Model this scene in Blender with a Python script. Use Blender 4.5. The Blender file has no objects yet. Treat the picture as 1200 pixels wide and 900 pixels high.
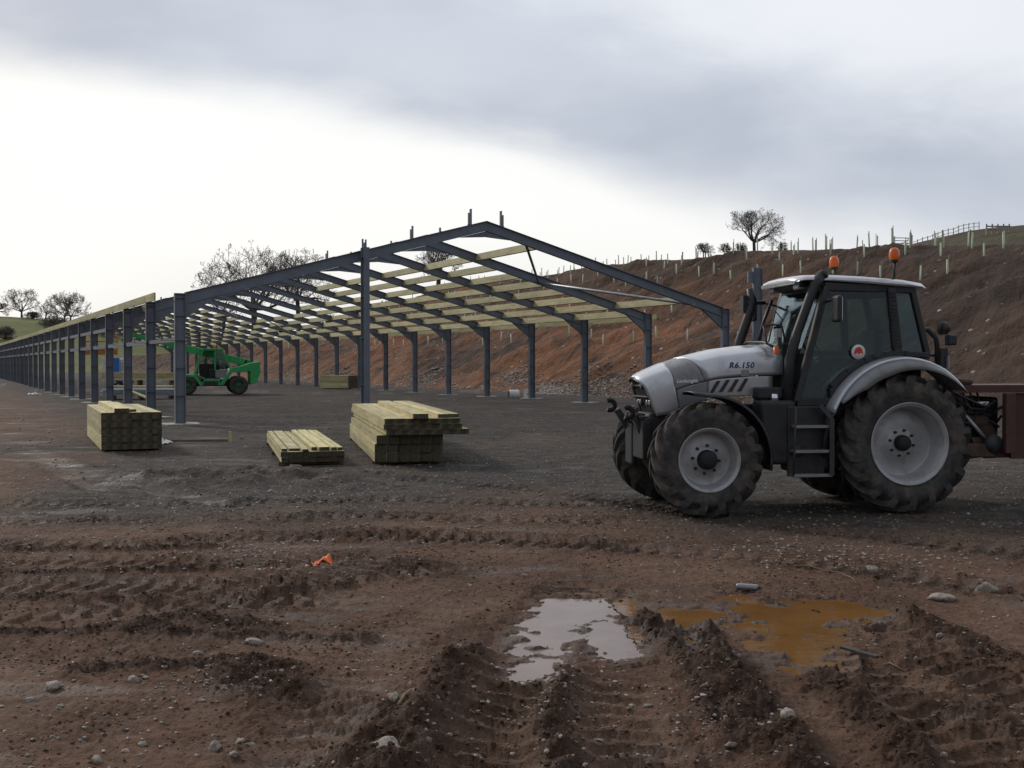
import bpy, bmesh, math, random
import numpy as np
from mathutils import Vector, Matrix

S = bpy.context.scene
COL = S.collection
R = math.radians
rnd = random.Random(7)

# ------------------------------------------------------------------ camera
EYE = 1.9            # eye height, metres
FOC = 1300.0         # focal length in photo pixels (photo 1200 wide)
HORY = 425.6         # photo row of the horizon
cd = bpy.data.cameras.new('camera')
cam = bpy.data.objects.new('camera', cd)
COL.objects.link(cam)
cam.location = (0, 0, EYE)
cam.rotation_euler = (R(90) - math.atan((450 - HORY) / FOC), 0, 0)
cd.sensor_width = 36
cd.lens = 36 * FOC / 1200
cd.clip_start = 0.1
cd.clip_end = 6000
S.camera = cam

# ------------------------------------------------------------------ sky, sun, exposure
SUN_AZ, SUN_EL = -44.0, 30.0
W = bpy.data.worlds.new('World')
S.world = W
W.use_nodes = True
nt = W.node_tree
for n in list(nt.nodes):
    nt.nodes.remove(n)
def wn(t, **k):
    n = nt.nodes.new(t)
    for a, b in k.items():
        setattr(n, a, b)
    return n
def wl(a, b):
    nt.links.new(a, b)
def wmath(op, a, b=None, c=None, clamp=False):
    n = wn('ShaderNodeMath', operation=op)
    n.use_clamp = clamp
    for i, v in enumerate((a, b, c)):
        if v is None:
            continue
        if isinstance(v, (int, float)):
            n.inputs[i].default_value = v
        else:
            wl(v, n.inputs[i])
    return n.outputs[0]
def wmix(f, a, b):
    n = wn('ShaderNodeMix', data_type='RGBA')
    for s, v in ((n.inputs[0], f), (n.inputs[6], a), (n.inputs[7], b)):
        if isinstance(v, (int, float)):
            s.default_value = v
        elif isinstance(v, tuple):
            s.default_value = (*v, 1)
        else:
            wl(v, s)
    return n.outputs[2]
def wsmooth(v, lo, hi):
    n = wn('ShaderNodeMapRange', interpolation_type='SMOOTHSTEP')
    wl(v, n.inputs[0])
    for i, x in ((1, lo), (2, hi)):
        if isinstance(x, (int, float)):
            n.inputs[i].default_value = x
        else:
            wl(x, n.inputs[i])
    return n.outputs[0]
out = wn('ShaderNodeOutputWorld')
bg = wn('ShaderNodeBackground')
sky = wn('ShaderNodeTexSky', sky_type='NISHITA')
sky.sun_disc = False
sky.sun_elevation = R(SUN_EL)
sky.sun_rotation = R(SUN_AZ)
sky.air_density = 1.5
sky.dust_density = 3
tc = wn('ShaderNodeTexCoord')
sep = wn('ShaderNodeSeparateXYZ')
wl(tc.outputs['Generated'], sep.inputs[0])
sx, sy, sz = sep.outputs
hor = wmath('SQRT', wmath('ADD', wmath('MULTIPLY', sx, sx), wmath('ADD', wmath('MULTIPLY', sy, sy), 1e-5)))
elev = wmath('DIVIDE', sz, hor)
side = wmath('DIVIDE', sx, hor)
mp = wn('ShaderNodeMapping')
mp.inputs['Scale'].default_value = (1, 1, 2.6)
wl(tc.outputs['Generated'], mp.inputs[0])
def wnoise(scale, detail, rough=0.55, dist=0.0):
    n = wn('ShaderNodeTexNoise')
    n.inputs['Scale'].default_value = scale
    n.inputs['Detail'].default_value = detail
    n.inputs['Roughness'].default_value = rough
    n.inputs['Distortion'].default_value = dist
    wl(mp.outputs[0], n.inputs['Vector'])
    return n.outputs['Fac']
n1 = wnoise(2.3, 4, 0.5, 0.2)
n2 = wnoise(6.5, 5, 0.55, 0.4)
n3 = wnoise(1.1, 3, 0.5)
# lower edge of the grey cloud deck, dropping from left to right
edge = wmath('SUBTRACT', wmath('SUBTRACT', 0.186, wmath('MULTIPLY', side, 0.243)), wmath('MULTIPLY', wmath('MULTIPLY', side, side), 0.27))
edge = wmath('ADD', edge, wmath('MULTIPLY', wmath('SUBTRACT', n1, 0.5), 0.035))
edge = wmath('ADD', edge, wmath('MULTIPLY', wmath('SUBTRACT', n2, 0.5), 0.03))
edge = wmath('SUBTRACT', edge, wmath('MULTIPLY', wsmooth(wmath('SUBTRACT', 0.0, wmath('DIVIDE', sy, hor)), -0.75, 0.35), 0.5))   # the deck closes in behind
deck = wsmooth(wmath('SUBTRACT', elev, edge), wmath('SUBTRACT', -0.018, wmath('MULTIPLY', wsmooth(side, 0.0, 0.4), 0.03)), wmath('ADD', 0.036, wmath('MULTIPLY', wsmooth(side, 0.0, 0.4), 0.05)))
thin = wsmooth(n1, 0.42, 0.66)                                    # brighter breaks inside the deck
deckcol = wmix(wmath('MULTIPLY', thin, 0.75), (4.5, 4.95, 5.9), (6.3, 6.7, 7.5))
deckcol = wmix(wmath('MULTIPLY', wsmooth(n2, 0.50, 0.75), 0.35), deckcol, (6.6, 6.8, 7.3))
deckcol = wmix(wmath('MULTIPLY', wsmooth(elev, 0.13, 0.03), 0.6), deckcol, (7.4, 7.6, 8.2))     # paler towards the horizon
ahead = wsmooth(wmath('DIVIDE', sy, hor), -0.1, 0.7)
upper = wsmooth(wmath('ADD', wmath('SUBTRACT', elev, 0.315), wmath('ADD', wmath('MULTIPLY', side, 0.38), wmath('MULTIPLY', wmath('SUBTRACT', n2, 0.5), 0.12))), -0.03, 0.10)
deckcol = wmix(wmath('MULTIPLY', wmath('MULTIPLY', upper, ahead), 0.8), deckcol, (8.9, 9.1, 9.5))     # the deck thins again higher up
low = wmix(wsmooth(n3, 0.40, 0.62), (8.3, 8.35, 8.3), (9.5, 9.5, 9.4))
low = wmix(wmath('MULTIPLY', wsmooth(side, 0.12, 0.55), 0.45), low, (7.4, 7.6, 8.2))
behind = wsmooth(wmath('DIVIDE', sy, hor), 0.45, -0.6)
deckcol = wmix(wmath('MULTIPLY', behind, 0.55), deckcol, (2.8, 2.95, 3.25))     # the deck is thickest away from the bright horizon
cloud = wmix(deck, low, deckcol)
mixed = wmix(0.93, sky.outputs[0], cloud)
wl(mixed, bg.inputs['Color'])
bg.inputs['Strength'].default_value = 0.10
wl(bg.outputs[0], out.inputs[0])

sd = bpy.data.lights.new('sun', 'SUN')
sd.energy = 1.5
sd.angle = R(10)
sd.color = (1.0, 0.95, 0.88)
sun = bpy.data.objects.new('sun', sd)
COL.objects.link(sun)
sdir = Vector((math.sin(R(SUN_AZ)) * math.cos(R(SUN_EL)), math.cos(R(SUN_AZ)) * math.cos(R(SUN_EL)), math.sin(R(SUN_EL))))
sun.rotation_euler = sdir.to_track_quat('Z', 'Y').to_euler()

S.view_settings.view_transform = 'Standard'
S.view_settings.look = 'None'
S.view_settings.gamma = 1
S.view_settings.exposure = 0.1
S.render.engine = 'CYCLES'
S.cycles.use_denoising = True
S.cycles.max_bounces = 8
S.cycles.transparent_max_bounces = 12

# ------------------------------------------------------------------ helpers
def px(x, y, Y):                       # photo pixel at depth Y -> world point
    return Vector(((x - 600) / FOC * Y, Y, EYE - (y - HORY) / FOC * Y))
def gp(x, y):                          # photo pixel on level ground
    return px(x, y, EYE * FOC / (y - HORY))

class MB:
    """collects shapes for ONE mesh object"""
    def __init__(s):
        s.v, s.f, s.sm = [], [], []
    def add(s, vs, fs, smooth=False):
        b = len(s.v)
        s.v += [tuple(p) for p in vs]
        s.f += [tuple(b + i for i in f) for f in fs]
        s.sm += [smooth] * len(fs)
        return s
    def box(s, c, d, m=None):
        x, y, z = d[0] / 2, d[1] / 2, d[2] / 2
        vs = [Vector((i * x, j * y, k * z)) for i in (-1, 1) for j in (-1, 1) for k in (-1, 1)]
        if m is not None:
            vs = [m @ p for p in vs]
        vs = [p + Vector(c) for p in vs]
        return s.add(vs, [(0, 1, 3, 2), (4, 6, 7, 5), (0, 4, 5, 1), (2, 3, 7, 6), (0, 2, 6, 4), (1, 5, 7, 3)])
    def beam(s, a, b, w, h, up=(0, 0, 1), sec=None):
        """bar from a to b; w across, h along up; sec = closed outline of (across, up) points"""
        a, b = Vector(a), Vector(b)
        t = (b - a).normalized()
        u = Vector(up)
        x = t.cross(u).normalized()
        u = x.cross(t).normalized()
        sec = sec or [(-w / 2, -h / 2), (w / 2, -h / 2), (w / 2, h / 2), (-w / 2, h / 2)]
        n = len(sec)
        vs = [p + x * q[0] + u * q[1] for p in (a, b) for q in sec]
        fs = [(i, (i + 1) % n, n + (i + 1) % n, n + i) for i in range(n)]
        fs += [tuple(range(n - 1, -1, -1)), tuple(range(n, 2 * n))]
        return s.add(vs, fs)
    def tube(s, pts, rad, n=8, caps=True, smooth=True):
        pts = [Vector(p) for p in pts]
        if isinstance(rad, (int, float)):
            rad = [rad] * len(pts)
        vs, fs = [], []
        x = None
        for i, p in enumerate(pts):
            t = (pts[min(i + 1, len(pts) - 1)] - pts[max(i - 1, 0)])
            if t.length < 1e-9:
                t = Vector((0, 0, 1))
            t.normalize()
            if x is None:
                x = t.orthogonal().normalized()
            else:
                x = x - t * x.dot(t)
                x = x.normalized() if x.length > 1e-6 else t.orthogonal().normalized()
            y = t.cross(x)
            for k in range(n):
                a = 2 * math.pi * k / n
                vs.append(p + (x * math.cos(a) + y * math.sin(a)) * rad[i])
        for i in range(len(pts) - 1):
            for k in range(n):
                fs.append((i * n + k, i * n + (k + 1) % n, (i + 1) * n + (k + 1) % n, (i + 1) * n + k))
        s.add(vs, fs, smooth)
        if caps:
            m = len(s.v) - len(vs)
            L = (len(pts) - 1) * n
            s.f += [tuple(m + k for k in range(n - 1, -1, -1)), tuple(m + L + k for k in range(n))]
            s.sm += [False, False]
        return s
    def lathe(s, prof, c=(0, 0, 0), axis='Y', n=32, closed=False, smooth=True):
        """prof: (offset along axis, radius)"""
        vs, fs = [], []
        c = Vector(c)
        for (o, r) in prof:
            for k in range(n):
                a = 2 * math.pi * k / n
                ca, sa = r * math.cos(a), r * math.sin(a)
                vs.append(c + Vector({'Y': (ca, o, sa), 'Z': (ca, sa, o), 'X': (o, ca, sa)}[axis]))
        m = len(prof)
        for i in range(m if closed else m - 1):
            j = (i + 1) % m
            for k in range(n):
                fs.append((i * n + k, i * n + (k + 1) % n, j * n + (k + 1) % n, j * n + k))
        s.add(vs, fs, smooth)
        return s
    def prism(s, poly, y0, y1, plane='XZ'):
        """extrude a 2-D outline between two offsets"""
        def P(a, b, o):
            return {'XZ': (a, o, b), 'XY': (a, b, o), 'YZ': (o, a, b)}[plane]
        n = len(poly)
        vs = [P(a, b, y0) for a, b in poly] + [P(a, b, y1) for a, b in poly]
        fs = [(i, (i + 1) % n, n + (i + 1) % n, n + i) for i in range(n)]
        fs += [tuple(range(n - 1, -1, -1)), tuple(range(n, 2 * n))]
        return s.add(vs, fs)
    def grid(s, rows, smooth=True, closed=False):
        m, n = len(rows), len(rows[0])
        vs = [p for r in rows for p in r]
        fs = []
        for i in range(m - 1):
            for k in range(n if closed else n - 1):
                fs.append((i * n + k, i * n + (k + 1) % n, (i + 1) * n + (k + 1) % n, (i + 1) * n + k))
        return s.add(vs, fs, smooth)
    def mesh(s, name):
        me = bpy.data.meshes.new(name)
        me.from_pydata(s.v, [], s.f)
        me.polygons.foreach_set('use_smooth', s.sm)
        me.update()
        bm = bmesh.new()
        bm.from_mesh(me)
        bmesh.ops.recalc_face_normals(bm, faces=bm.faces)
        bm.to_mesh(me)
        bm.free()
        return me
    def build(s, name, m, parent=None, bevel=0, solid=0, segs=2):
        return link(name, s.mesh(name), m, parent, bevel, solid, segs)

def link(name, me, m=None, parent=None, bevel=0, solid=0, segs=2):
    o = bpy.data.objects.new(name, me)
    COL.objects.link(o)
    if m is not None and len(me.materials) == 0:
        me.materials.append(m)
    if parent is not None:
        o.parent = parent
    if solid:
        q = o.modifiers.new('solid', 'SOLIDIFY')
        q.thickness = solid
        q.offset = 0
    if bevel:
        q = o.modifiers.new('bevel', 'BEVEL')
        q.width = bevel
        q.segments = segs
        q.limit_method = 'ANGLE'
        q.angle_limit = R(40)
    return o
def tag(o, label, cat, group=None, kind=None):
    if label:
        o['label'] = label
    if cat:
        o['category'] = cat
    if group:
        o['group'] = group
    if kind:
        o['kind'] = kind
    return o
def thing(name, label, cat, loc=(0, 0, 0), rz=0, group=None):
    o = bpy.data.objects.new(name, None)
    o.empty_display_size = 0.3
    COL.objects.link(o)
    o.location = loc
    o.rotation_euler = (0, 0, rz)
    return tag(o, label, cat, group)
def copy_of(o, parent=None):
    c = o.copy()
    COL.objects.link(c)
    c.parent = parent
    for ch in list(o.children):
        copy_of(ch, c)
    return c

# numpy mesh from arrays
def np_mesh(name, V, Q, smooth=True):
    me = bpy.data.meshes.new(name)
    k = Q.shape[1]
    me.vertices.add(len(V))
    me.vertices.foreach_set('co', V.astype(np.float32).ravel())
    me.loops.add(Q.size)
    me.loops.foreach_set('vertex_index', Q.astype(np.int32).ravel())
    me.polygons.add(len(Q))
    me.polygons.foreach_set('loop_start', np.arange(0, Q.size, k, dtype=np.int32))
    me.polygons.foreach_set('use_smooth', np.full(len(Q), smooth))
    me.update(calc_edges=True)
    me.validate()
    return me
def grid_quads(nr, nc, wrap=False):
    i = np.arange(nr - 1)[:, None]
    j = np.arange(nc if wrap else nc - 1)[None, :]
    a = i * nc + j
    b = i * nc + (j + 1) % nc
    return np.stack([a, b, b + nc, a + nc], -1).reshape(-1, 4)
def attr(me, name, vals):
    a = me.attributes.new(name, 'FLOAT', 'POINT')
    a.data.foreach_set('value', vals.astype(np.float32))

_rs = np.random.RandomState(5)
_perm = _rs.permutation(512)
_perm = np.concatenate([_perm, _perm, _perm])
_grad = np.stack([np.cos(np.linspace(0, 2 * np.pi, 512, endpoint=False)), np.sin(np.linspace(0, 2 * np.pi, 512, endpoint=False))], 1)
_grad = _grad[_rs.permutation(512)]
def noise2(x, y, seed=0):
    x = np.asarray(x, float) + seed * 17.31
    y = np.asarray(y, float) - seed * 9.77
    xi, yi = np.floor(x).astype(int), np.floor(y).astype(int)
    xf, yf = x - xi, y - yi
    xi &= 511
    yi &= 511
    def g(a, b, dx, dy):
        h = _perm[_perm[a & 511] + (b & 511)] & 511
        q = _grad[h]
        return q[..., 0] * dx + q[..., 1] * dy
    u = xf * xf * xf * (xf * (xf * 6 - 15) + 10)
    v = yf * yf * yf * (yf * (yf * 6 - 15) + 10)
    a = g(xi, yi, xf, yf); b = g(xi + 1, yi, xf - 1, yf)
    c = g(xi, yi + 1, xf, yf - 1); d = g(xi + 1, yi + 1, xf - 1, yf - 1)
    return (a + u * (b - a) + v * ((c + u * (d - c)) - (a + u * (b - a)))) * 1.4
def fbm(x, y, oct=4, seed=0, rough=0.5, ridged=False):
    t = 0; a = 1.0; f = 1.0
    for i in range(oct):
        n = noise2(x * f, y * f, seed + i * 3)
        t = t + a * ((0.5 - np.abs(n)) if ridged else n)
        a *= rough; f *= 2.03
    return t
def sstep(v, lo, hi):
    t = np.clip((v - lo) / (hi - lo), 0, 1)
    return t * t * (3 - 2 * t)

# ------------------------------------------------------------------ materials
class NT:
    def __init__(s, name):
        s.m = bpy.data.materials.new(name)
        s.m.use_nodes = True
        s.t = s.m.node_tree
        s.b = s.t.nodes['Principled BSDF']
        s.c = None
    def n(s, t, **k):
        q = s.t.nodes.new(t)
        for a, b in k.items():
            setattr(q, a, b)
        return q
    def l(s, a, b):
        s.t.links.new(a, b)
    def put(s, sock, v):
        if isinstance(v, (int, float)):
            sock.default_value = v
        elif isinstance(v, tuple):
            sock.default_value = (*v, 1) if len(v) == 3 and sock.type == 'RGBA' else v
        else:
            s.l(v, sock)
    def coord(s):
        if s.c is None:
            s.c = s.n('ShaderNodeTexCoord').outputs['Object']
        return s.c
    def noise(s, scale, detail=4, rough=0.55, stretch=None, dist=0.0, vec=None):
        q = s.n('ShaderNodeTexNoise')
        v = vec or s.coord()
        if stretch:
            m = s.n('ShaderNodeMapping')
            m.inputs['Scale'].default_value = stretch
            s.l(v, m.inputs[0])
            v = m.outputs[0]
        s.l(v, q.inputs['Vector'])
        q.inputs['Scale'].default_value = scale
        q.inputs['Detail'].default_value = detail
        q.inputs['Roughness'].default_value = rough
        q.inputs['Distortion'].default_value = dist
        return q.outputs['Fac']
    def ramp(s, v, lo, hi, a=0.0, b=1.0):
        q = s.n('ShaderNodeMapRange', interpolation_type='SMOOTHSTEP')
        s.put(q.inputs[0], v)
        for i, x in enumerate((lo, hi, a, b)):
            q.inputs[i + 1].default_value = x
        return q.outputs[0]
    def mix(s, f, a, b, mode='MIX'):
        q = s.n('ShaderNodeMix', data_type='RGBA', blend_type=mode)
        s.put(q.inputs[0], f); s.put(q.inputs[6], a); s.put(q.inputs[7], b)
        return q.outputs[2]
    def math(s, op, a, b=0.0):
        q = s.n('ShaderNodeMath', operation=op)
        s.put(q.inputs[0], a); s.put(q.inputs[1], b)
        return q.outputs[0]
    def attr(s, name):
        return s.n('ShaderNodeAttribute', attribute_name=name).outputs['Fac']
    def bump(s, h, strength=0.5, dist=0.02):
        q = s.n('ShaderNodeBump')
        q.inputs['Strength'].default_value = strength
        q.inputs['Distance'].default_value = dist
        s.put(q.inputs['Height'], h)
        s.l(q.outputs[0], s.b.inputs['Normal'])
    def set(s, **k):
        for a, v in k.items():
            s.put(s.b.inputs[{'color': 'Base Color', 'rough': 'Roughness', 'metal': 'Metallic', 'spec': 'Specular IOR Level',
                              'coat': 'Coat Weight', 'trans': 'Transmission Weight', 'ior': 'IOR'}[a]], v)
        return s.m

def plain(name, col, rough=0.6, metal=0.0, var=0.25, scale=6.0, dirt=None, dirt_amt=0.5, dirt_scale=3.0, bump=0.0, spec=0.5, coat=0.0, splash=None):
    """painted or bare surface with mottling and optional dirt"""
    q = NT(name)
    c = q.mix(q.ramp(q.noise(scale, 5), 0.3, 0.7), tuple(x * (1 - var) for x in col), tuple(min(1, x * (1 + var)) for x in col))
    r = rough
    if dirt:
        d = q.math('MULTIPLY', q.ramp(q.noise(dirt_scale, 6, 0.65, dist=0.3), 0.42, 0.72), dirt_amt)
        c = q.mix(d, c, dirt)
        r = q.math('ADD', rough, q.math('MULTIPLY', d, 0.9 - rough))
    if splash:                          # dried mud thrown up on the low parts
        sp = q.n('ShaderNodeSeparateXYZ'); q.l(q.coord(), sp.inputs[0])
        lowz = q.ramp(sp.outputs[2], splash[0], splash[1], 1.0, 0.0)
        sn = q.math('ADD', q.math('MULTIPLY', q.noise(7, 6, 0.7), 0.7), q.math('MULTIPLY', q.noise(38, 3, 0.6), 0.3))
        d2 = q.ramp(q.math('ADD', sn, q.math('MULTIPLY', lowz, 0.16)), 0.60, 0.74)
        c = q.mix(q.math('MULTIPLY', d2, 0.55), c, (0.11, 0.08, 0.06))
        r = q.math('ADD', q.math('MULTIPLY', r, q.math('SUBTRACT', 1.0, d2)), q.math('MULTIPLY', d2, 0.9))
    if bump:
        q.bump(q.noise(scale * 8, 4), bump, 0.01)
    return q.set(color=c, rough=r, metal=metal, spec=spec, coat=coat)

MUD = (0.085, 0.058, 0.042)
M = {}
def steel_mat():
    q = NT('painted_steel')
    oi = q.n('ShaderNodeObjectInfo').outputs['Random']
    c = q.mix(q.ramp(q.noise(1.8, 5, 0.6), 0.3, 0.7), (0.112, 0.126, 0.152), (0.150, 0.166, 0.194))
    c = q.mix(q.math('MULTIPLY', q.ramp(q.noise(5, 6, 0.7, stretch=(1, 1, 0.35)), 0.58, 0.72), 0.5), c, (0.16, 0.13, 0.105))
    hv = q.n('ShaderNodeHueSaturation')
    q.l(q.math('ADD', 0.86, q.math('MULTIPLY', oi, 0.28)), hv.inputs['Value'])
    q.l(c, hv.inputs['Color'])
    return q.set(color=hv.outputs[0], rough=0.58)
M['steel'] = steel_mat()
M['tin'] = plain('dented_tin', (0.26, 0.26, 0.265), 0.3, 0.7, 0.2, 9, dirt=(0.10, 0.07, 0.05), dirt_amt=0.6, dirt_scale=8)
M['matte'] = plain('matt_black', (0.014, 0.014, 0.015), 0.7, 0, 0.2, 6)
M['galv'] = plain('galvanised', (0.42, 0.43, 0.45), 0.42, 0.6, 0.15, 5)
def timber(name, a, b, rand=0.25):
    q = NT(name)
    oi = q.n('ShaderNodeObjectInfo').outputs['Random']
    cm = q.n('ShaderNodeCombineXYZ')
    q.l(q.math('MULTIPLY', oi, 37.0), cm.inputs[1])
    va = q.n('ShaderNodeVectorMath', operation='ADD')
    q.l(q.coord(), va.inputs[0]); q.l(cm.outputs[0], va.inputs[1])
    g = q.noise(9, 5, 0.6, stretch=(0.09, 1.6, 1.6), dist=0.6, vec=va.outputs[0])
    c = q.mix(q.ramp(g, 0.3, 0.7), a, b)
    c = q.mix(q.math('MULTIPLY', q.ramp(q.noise(1.6, 3, vec=va.outputs[0], stretch=(0.7, 2, 2)), 0.45, 0.7), 0.45), c, tuple(x * 0.62 for x in a))
    kn = q.n('ShaderNodeTexVoronoi')
    mp_ = q.n('ShaderNodeMapping'); mp_.inputs['Scale'].default_value = (2.2, 6, 6)
    q.l(va.outputs[0], mp_.inputs[0]); q.l(mp_.outputs[0], kn.inputs['Vector']); kn.inputs['Scale'].default_value = 1.0
    c = q.mix(q.ramp(kn.outputs['Distance'], 0.10, 0.16, 0.6, 0.0), c, (0.10, 0.06, 0.03))
    hv = q.n('ShaderNodeHueSaturation')
    q.l(q.math('ADD', 1 - rand, q.math('MULTIPLY', oi, 2 * rand)), hv.inputs['Value'])
    q.l(c, hv.inputs['Color'])
    q.bump(g, 0.35, 0.004)
    return q.set(color=hv.outputs[0], rough=0.75, spec=0.3)
M['timber'] = timber('treated_pine', (0.43, 0.368, 0.18), (0.62, 0.545, 0.305))
M['endgrain_shade'] = plain('shaded_end_grain', (0.085, 0.072, 0.042), 0.9, 0, 0.5, 9, dirt=(0.03, 0.025, 0.016), dirt_amt=0.8, dirt_scale=4)  # end grain, with the shade on the stack ends painted into its colour
M['purlin'] = timber('shaded_purlin_pine', (0.37, 0.335, 0.17), (0.51, 0.465, 0.255), 0.16)  # pine tone lowered to paint in the shade under the roof
M['oldwood'] = timber('weathered_wood', (0.16, 0.11, 0.07), (0.24, 0.17, 0.11))
M['rubber'] = plain('tyre_rubber', (0.052, 0.050, 0.048), 0.9, 0, 0.3, 9, dirt=(0.135, 0.106, 0.084), dirt_amt=0.9, dirt_scale=5, bump=0.3, spec=0.3)
M['silver'] = plain('silver_paint', (0.56, 0.573, 0.595), 0.28, 0.6, 0.03, 3, dirt=(0.22, 0.18, 0.15), dirt_amt=0.3, dirt_scale=2.6, coat=0.3)
M['grey'] = plain('grey_paint', (0.25, 0.255, 0.265), 0.42, 0.35, 0.05, 3, dirt=(0.15, 0.115, 0.09), dirt_amt=0.5, dirt_scale=3)
M['rim'] = plain('rim_paint', (0.39, 0.39, 0.395), 0.42, 0.3, 0.06, 4, dirt=(0.15, 0.115, 0.09), dirt_amt=0.45, dirt_scale=4)
M['black'] = plain('black_plastic', (0.016, 0.017, 0.019), 0.45, 0, 0.25, 6, dirt=(0.07, 0.055, 0.045), dirt_amt=0.3, dirt_scale=5, splash=(0.3, 1.2))
M['dark'] = plain('dark_cast_iron', (0.03, 0.03, 0.031), 0.6, 0.1, 0.3, 8, dirt=(0.085, 0.062, 0.045), dirt_amt=0.5, dirt_scale=5)
M['seat'] = plain('seat_cloth', (0.035, 0.037, 0.042), 0.85, 0, 0.3, 12)
M['dullgreen'] = plain('dull_green', (0.025, 0.12, 0.05), 0.6, 0, 0.2, 5, dirt=(0.09, 0.07, 0.05), dirt_amt=0.7)
M['rust'] = plain('red_rusty_paint', (0.085, 0.030, 0.022), 0.65, 0, 0.25, 4, dirt=(0.085, 0.055, 0.038), dirt_amt=0.8, dirt_scale=3.5, bump=0.2)
M['brown'] = plain('brown_grime', (0.085, 0.05, 0.035), 0.85, 0, 0.35, 5, bump=0.3)
M['green'] = plain('green_paint', (0.028, 0.40, 0.11), 0.42, 0, 0.10, 3, dirt=(0.11, 0.12, 0.07), dirt_amt=0.45, dirt_scale=2.5)
M['white'] = plain('white_paint', (0.70, 0.70, 0.69), 0.5, 0, 0.05, 3, dirt=(0.40, 0.37, 0.33), dirt_amt=0.35, dirt_scale=2)
M['blue'] = plain('blue_paint', (0.035, 0.16, 0.52), 0.45, 0, 0.08, 3)
M['orange'] = plain('orange_paint', (0.62, 0.19, 0.03), 0.5, 0, 0.12, 3, dirt=(0.2, 0.10, 0.05), dirt_amt=0.3)
M['navy'] = plain('navy_print', (0.02, 0.025, 0.11), 0.4, 0, 0.02)
M['red'] = plain('red_print', (0.62, 0.04, 0.02), 0.4, 0, 0.02)
M['chrome'] = plain('chrome', (0.75, 0.76, 0.78), 0.18, 0.9, 0.02)
M['bark'] = plain('bark', (0.075, 0.066, 0.058), 0.95, 0, 0.35, 3, bump=0.4)
M['twig'] = plain('twigs', (0.125, 0.108, 0.09), 0.95, 0, 0.3, 1)
M['guard'] = plain('guard_plastic', (0.50, 0.56, 0.36), 0.5, 0, 0.12, 1.5)
M['stake'] = plain('fence_wood', (0.30, 0.27, 0.23), 0.9, 0, 0.3, 2)
M['sheet'] = plain('cladding_sheet', (0.42, 0.45, 0.50), 0.4, 0.2, 0.1, 2)
M['cloth'] = plain('work_cloth', (0.025, 0.027, 0.035), 0.9, 0, 0.3, 8)
M['skin'] = plain('skin', (0.45, 0.27, 0.2), 0.6, 0, 0.05)
M['netting'] = plain('orange_plastic', (0.85, 0.15, 0.03), 0.5, 0, 0.1, 9)
M['concrete'] = plain('concrete', (0.36, 0.34, 0.31), 0.85, 0, 0.25, 4, dirt=(0.10, 0.075, 0.06), dirt_amt=0.7, dirt_scale=2, bump=0.3)
def glass(name, tint, op):
    q = NT(name)
    t = q.t
    tr = q.n('ShaderNodeBsdfTransparent'); tr.inputs[0].default_value = (*tint, 1)
    gl = q.n('ShaderNodeBsdfGlossy'); gl.inputs[0].default_value = (0.9, 0.95, 1, 1); gl.inputs['Roughness'].default_value = 0.03
    df = q.n('ShaderNodeBsdfDiffuse'); df.inputs[0].default_value = (0.20, 0.19, 0.17, 1)
    fr = q.n('ShaderNodeFresnel'); fr.inputs[0].default_value = 1.5
    m1 = q.n('ShaderNodeMixShader'); m2 = q.n('ShaderNodeMixShader')
    q.l(q.math('MULTIPLY', q.ramp(q.noise(4, 5, 0.6), 0.3, 0.8), op), m1.inputs[0]); q.l(tr.outputs[0], m1.inputs[1]); q.l(df.outputs[0], m1.inputs[2])
    q.l(q.math('MULTIPLY', fr.outputs[0], 0.75), m2.inputs[0]); q.l(m1.outputs[0], m2.inputs[1]); q.l(gl.outputs[0], m2.inputs[2])
    q.l(m2.outputs[0], t.nodes['Material Output'].inputs[0])
    return q.m
M['glass'] = glass('cab_glass', (0.64, 0.72, 0.70), 0.012)
def lens(name, col, rough=0.25):
    q = NT(name)
    return q.set(color=col, rough=rough, trans=0.25, spec=0.6)
M['amber'] = lens('amber_lens', (0.85, 0.16, 0.015))
M['lamp'] = lens('lamp_lens', (0.34, 0.35, 0.37), 0.12)

def stone_mat(name, a, b, rand=0.3):
    q = NT(name)
    c = q.mix(q.ramp(q.noise(9, 5, 0.6), 0.3, 0.7), a, b)
    mud = q.ramp(q.noise(5, 5, 0.6), 0.5, 0.62)
    c = q.mix(q.math('MULTIPLY', mud, 0.7), c, MUD)
    hv = q.n('ShaderNodeHueSaturation')
    oi = q.n('ShaderNodeObjectInfo').outputs['Random']
    q.l(q.math('ADD', 1 - rand, q.math('MULTIPLY', oi, 2 * rand)), hv.inputs['Value'])
    q.l(c, hv.inputs['Color'])
    q.bump(q.noise(30, 4), 0.4, 0.01)
    return q.set(color=hv.outputs[0], rough=0.7)
M['stone'] = stone_mat('stone', (0.20, 0.163, 0.132), (0.35, 0.30, 0.245))
def pebble_mat():
    q = NT('pebbles')
    a = q.attr('tone')
    c = q.mix(a, (0.11, 0.085, 0.065), (0.40, 0.355, 0.305))
    c = q.mix(q.math('MULTIPLY', q.ramp(q.noise(40, 3), 0.45, 0.6), 0.5), c, MUD)
    return q.set(color=c, rough=0.6)
M['pebble'] = pebble_mat()

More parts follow.
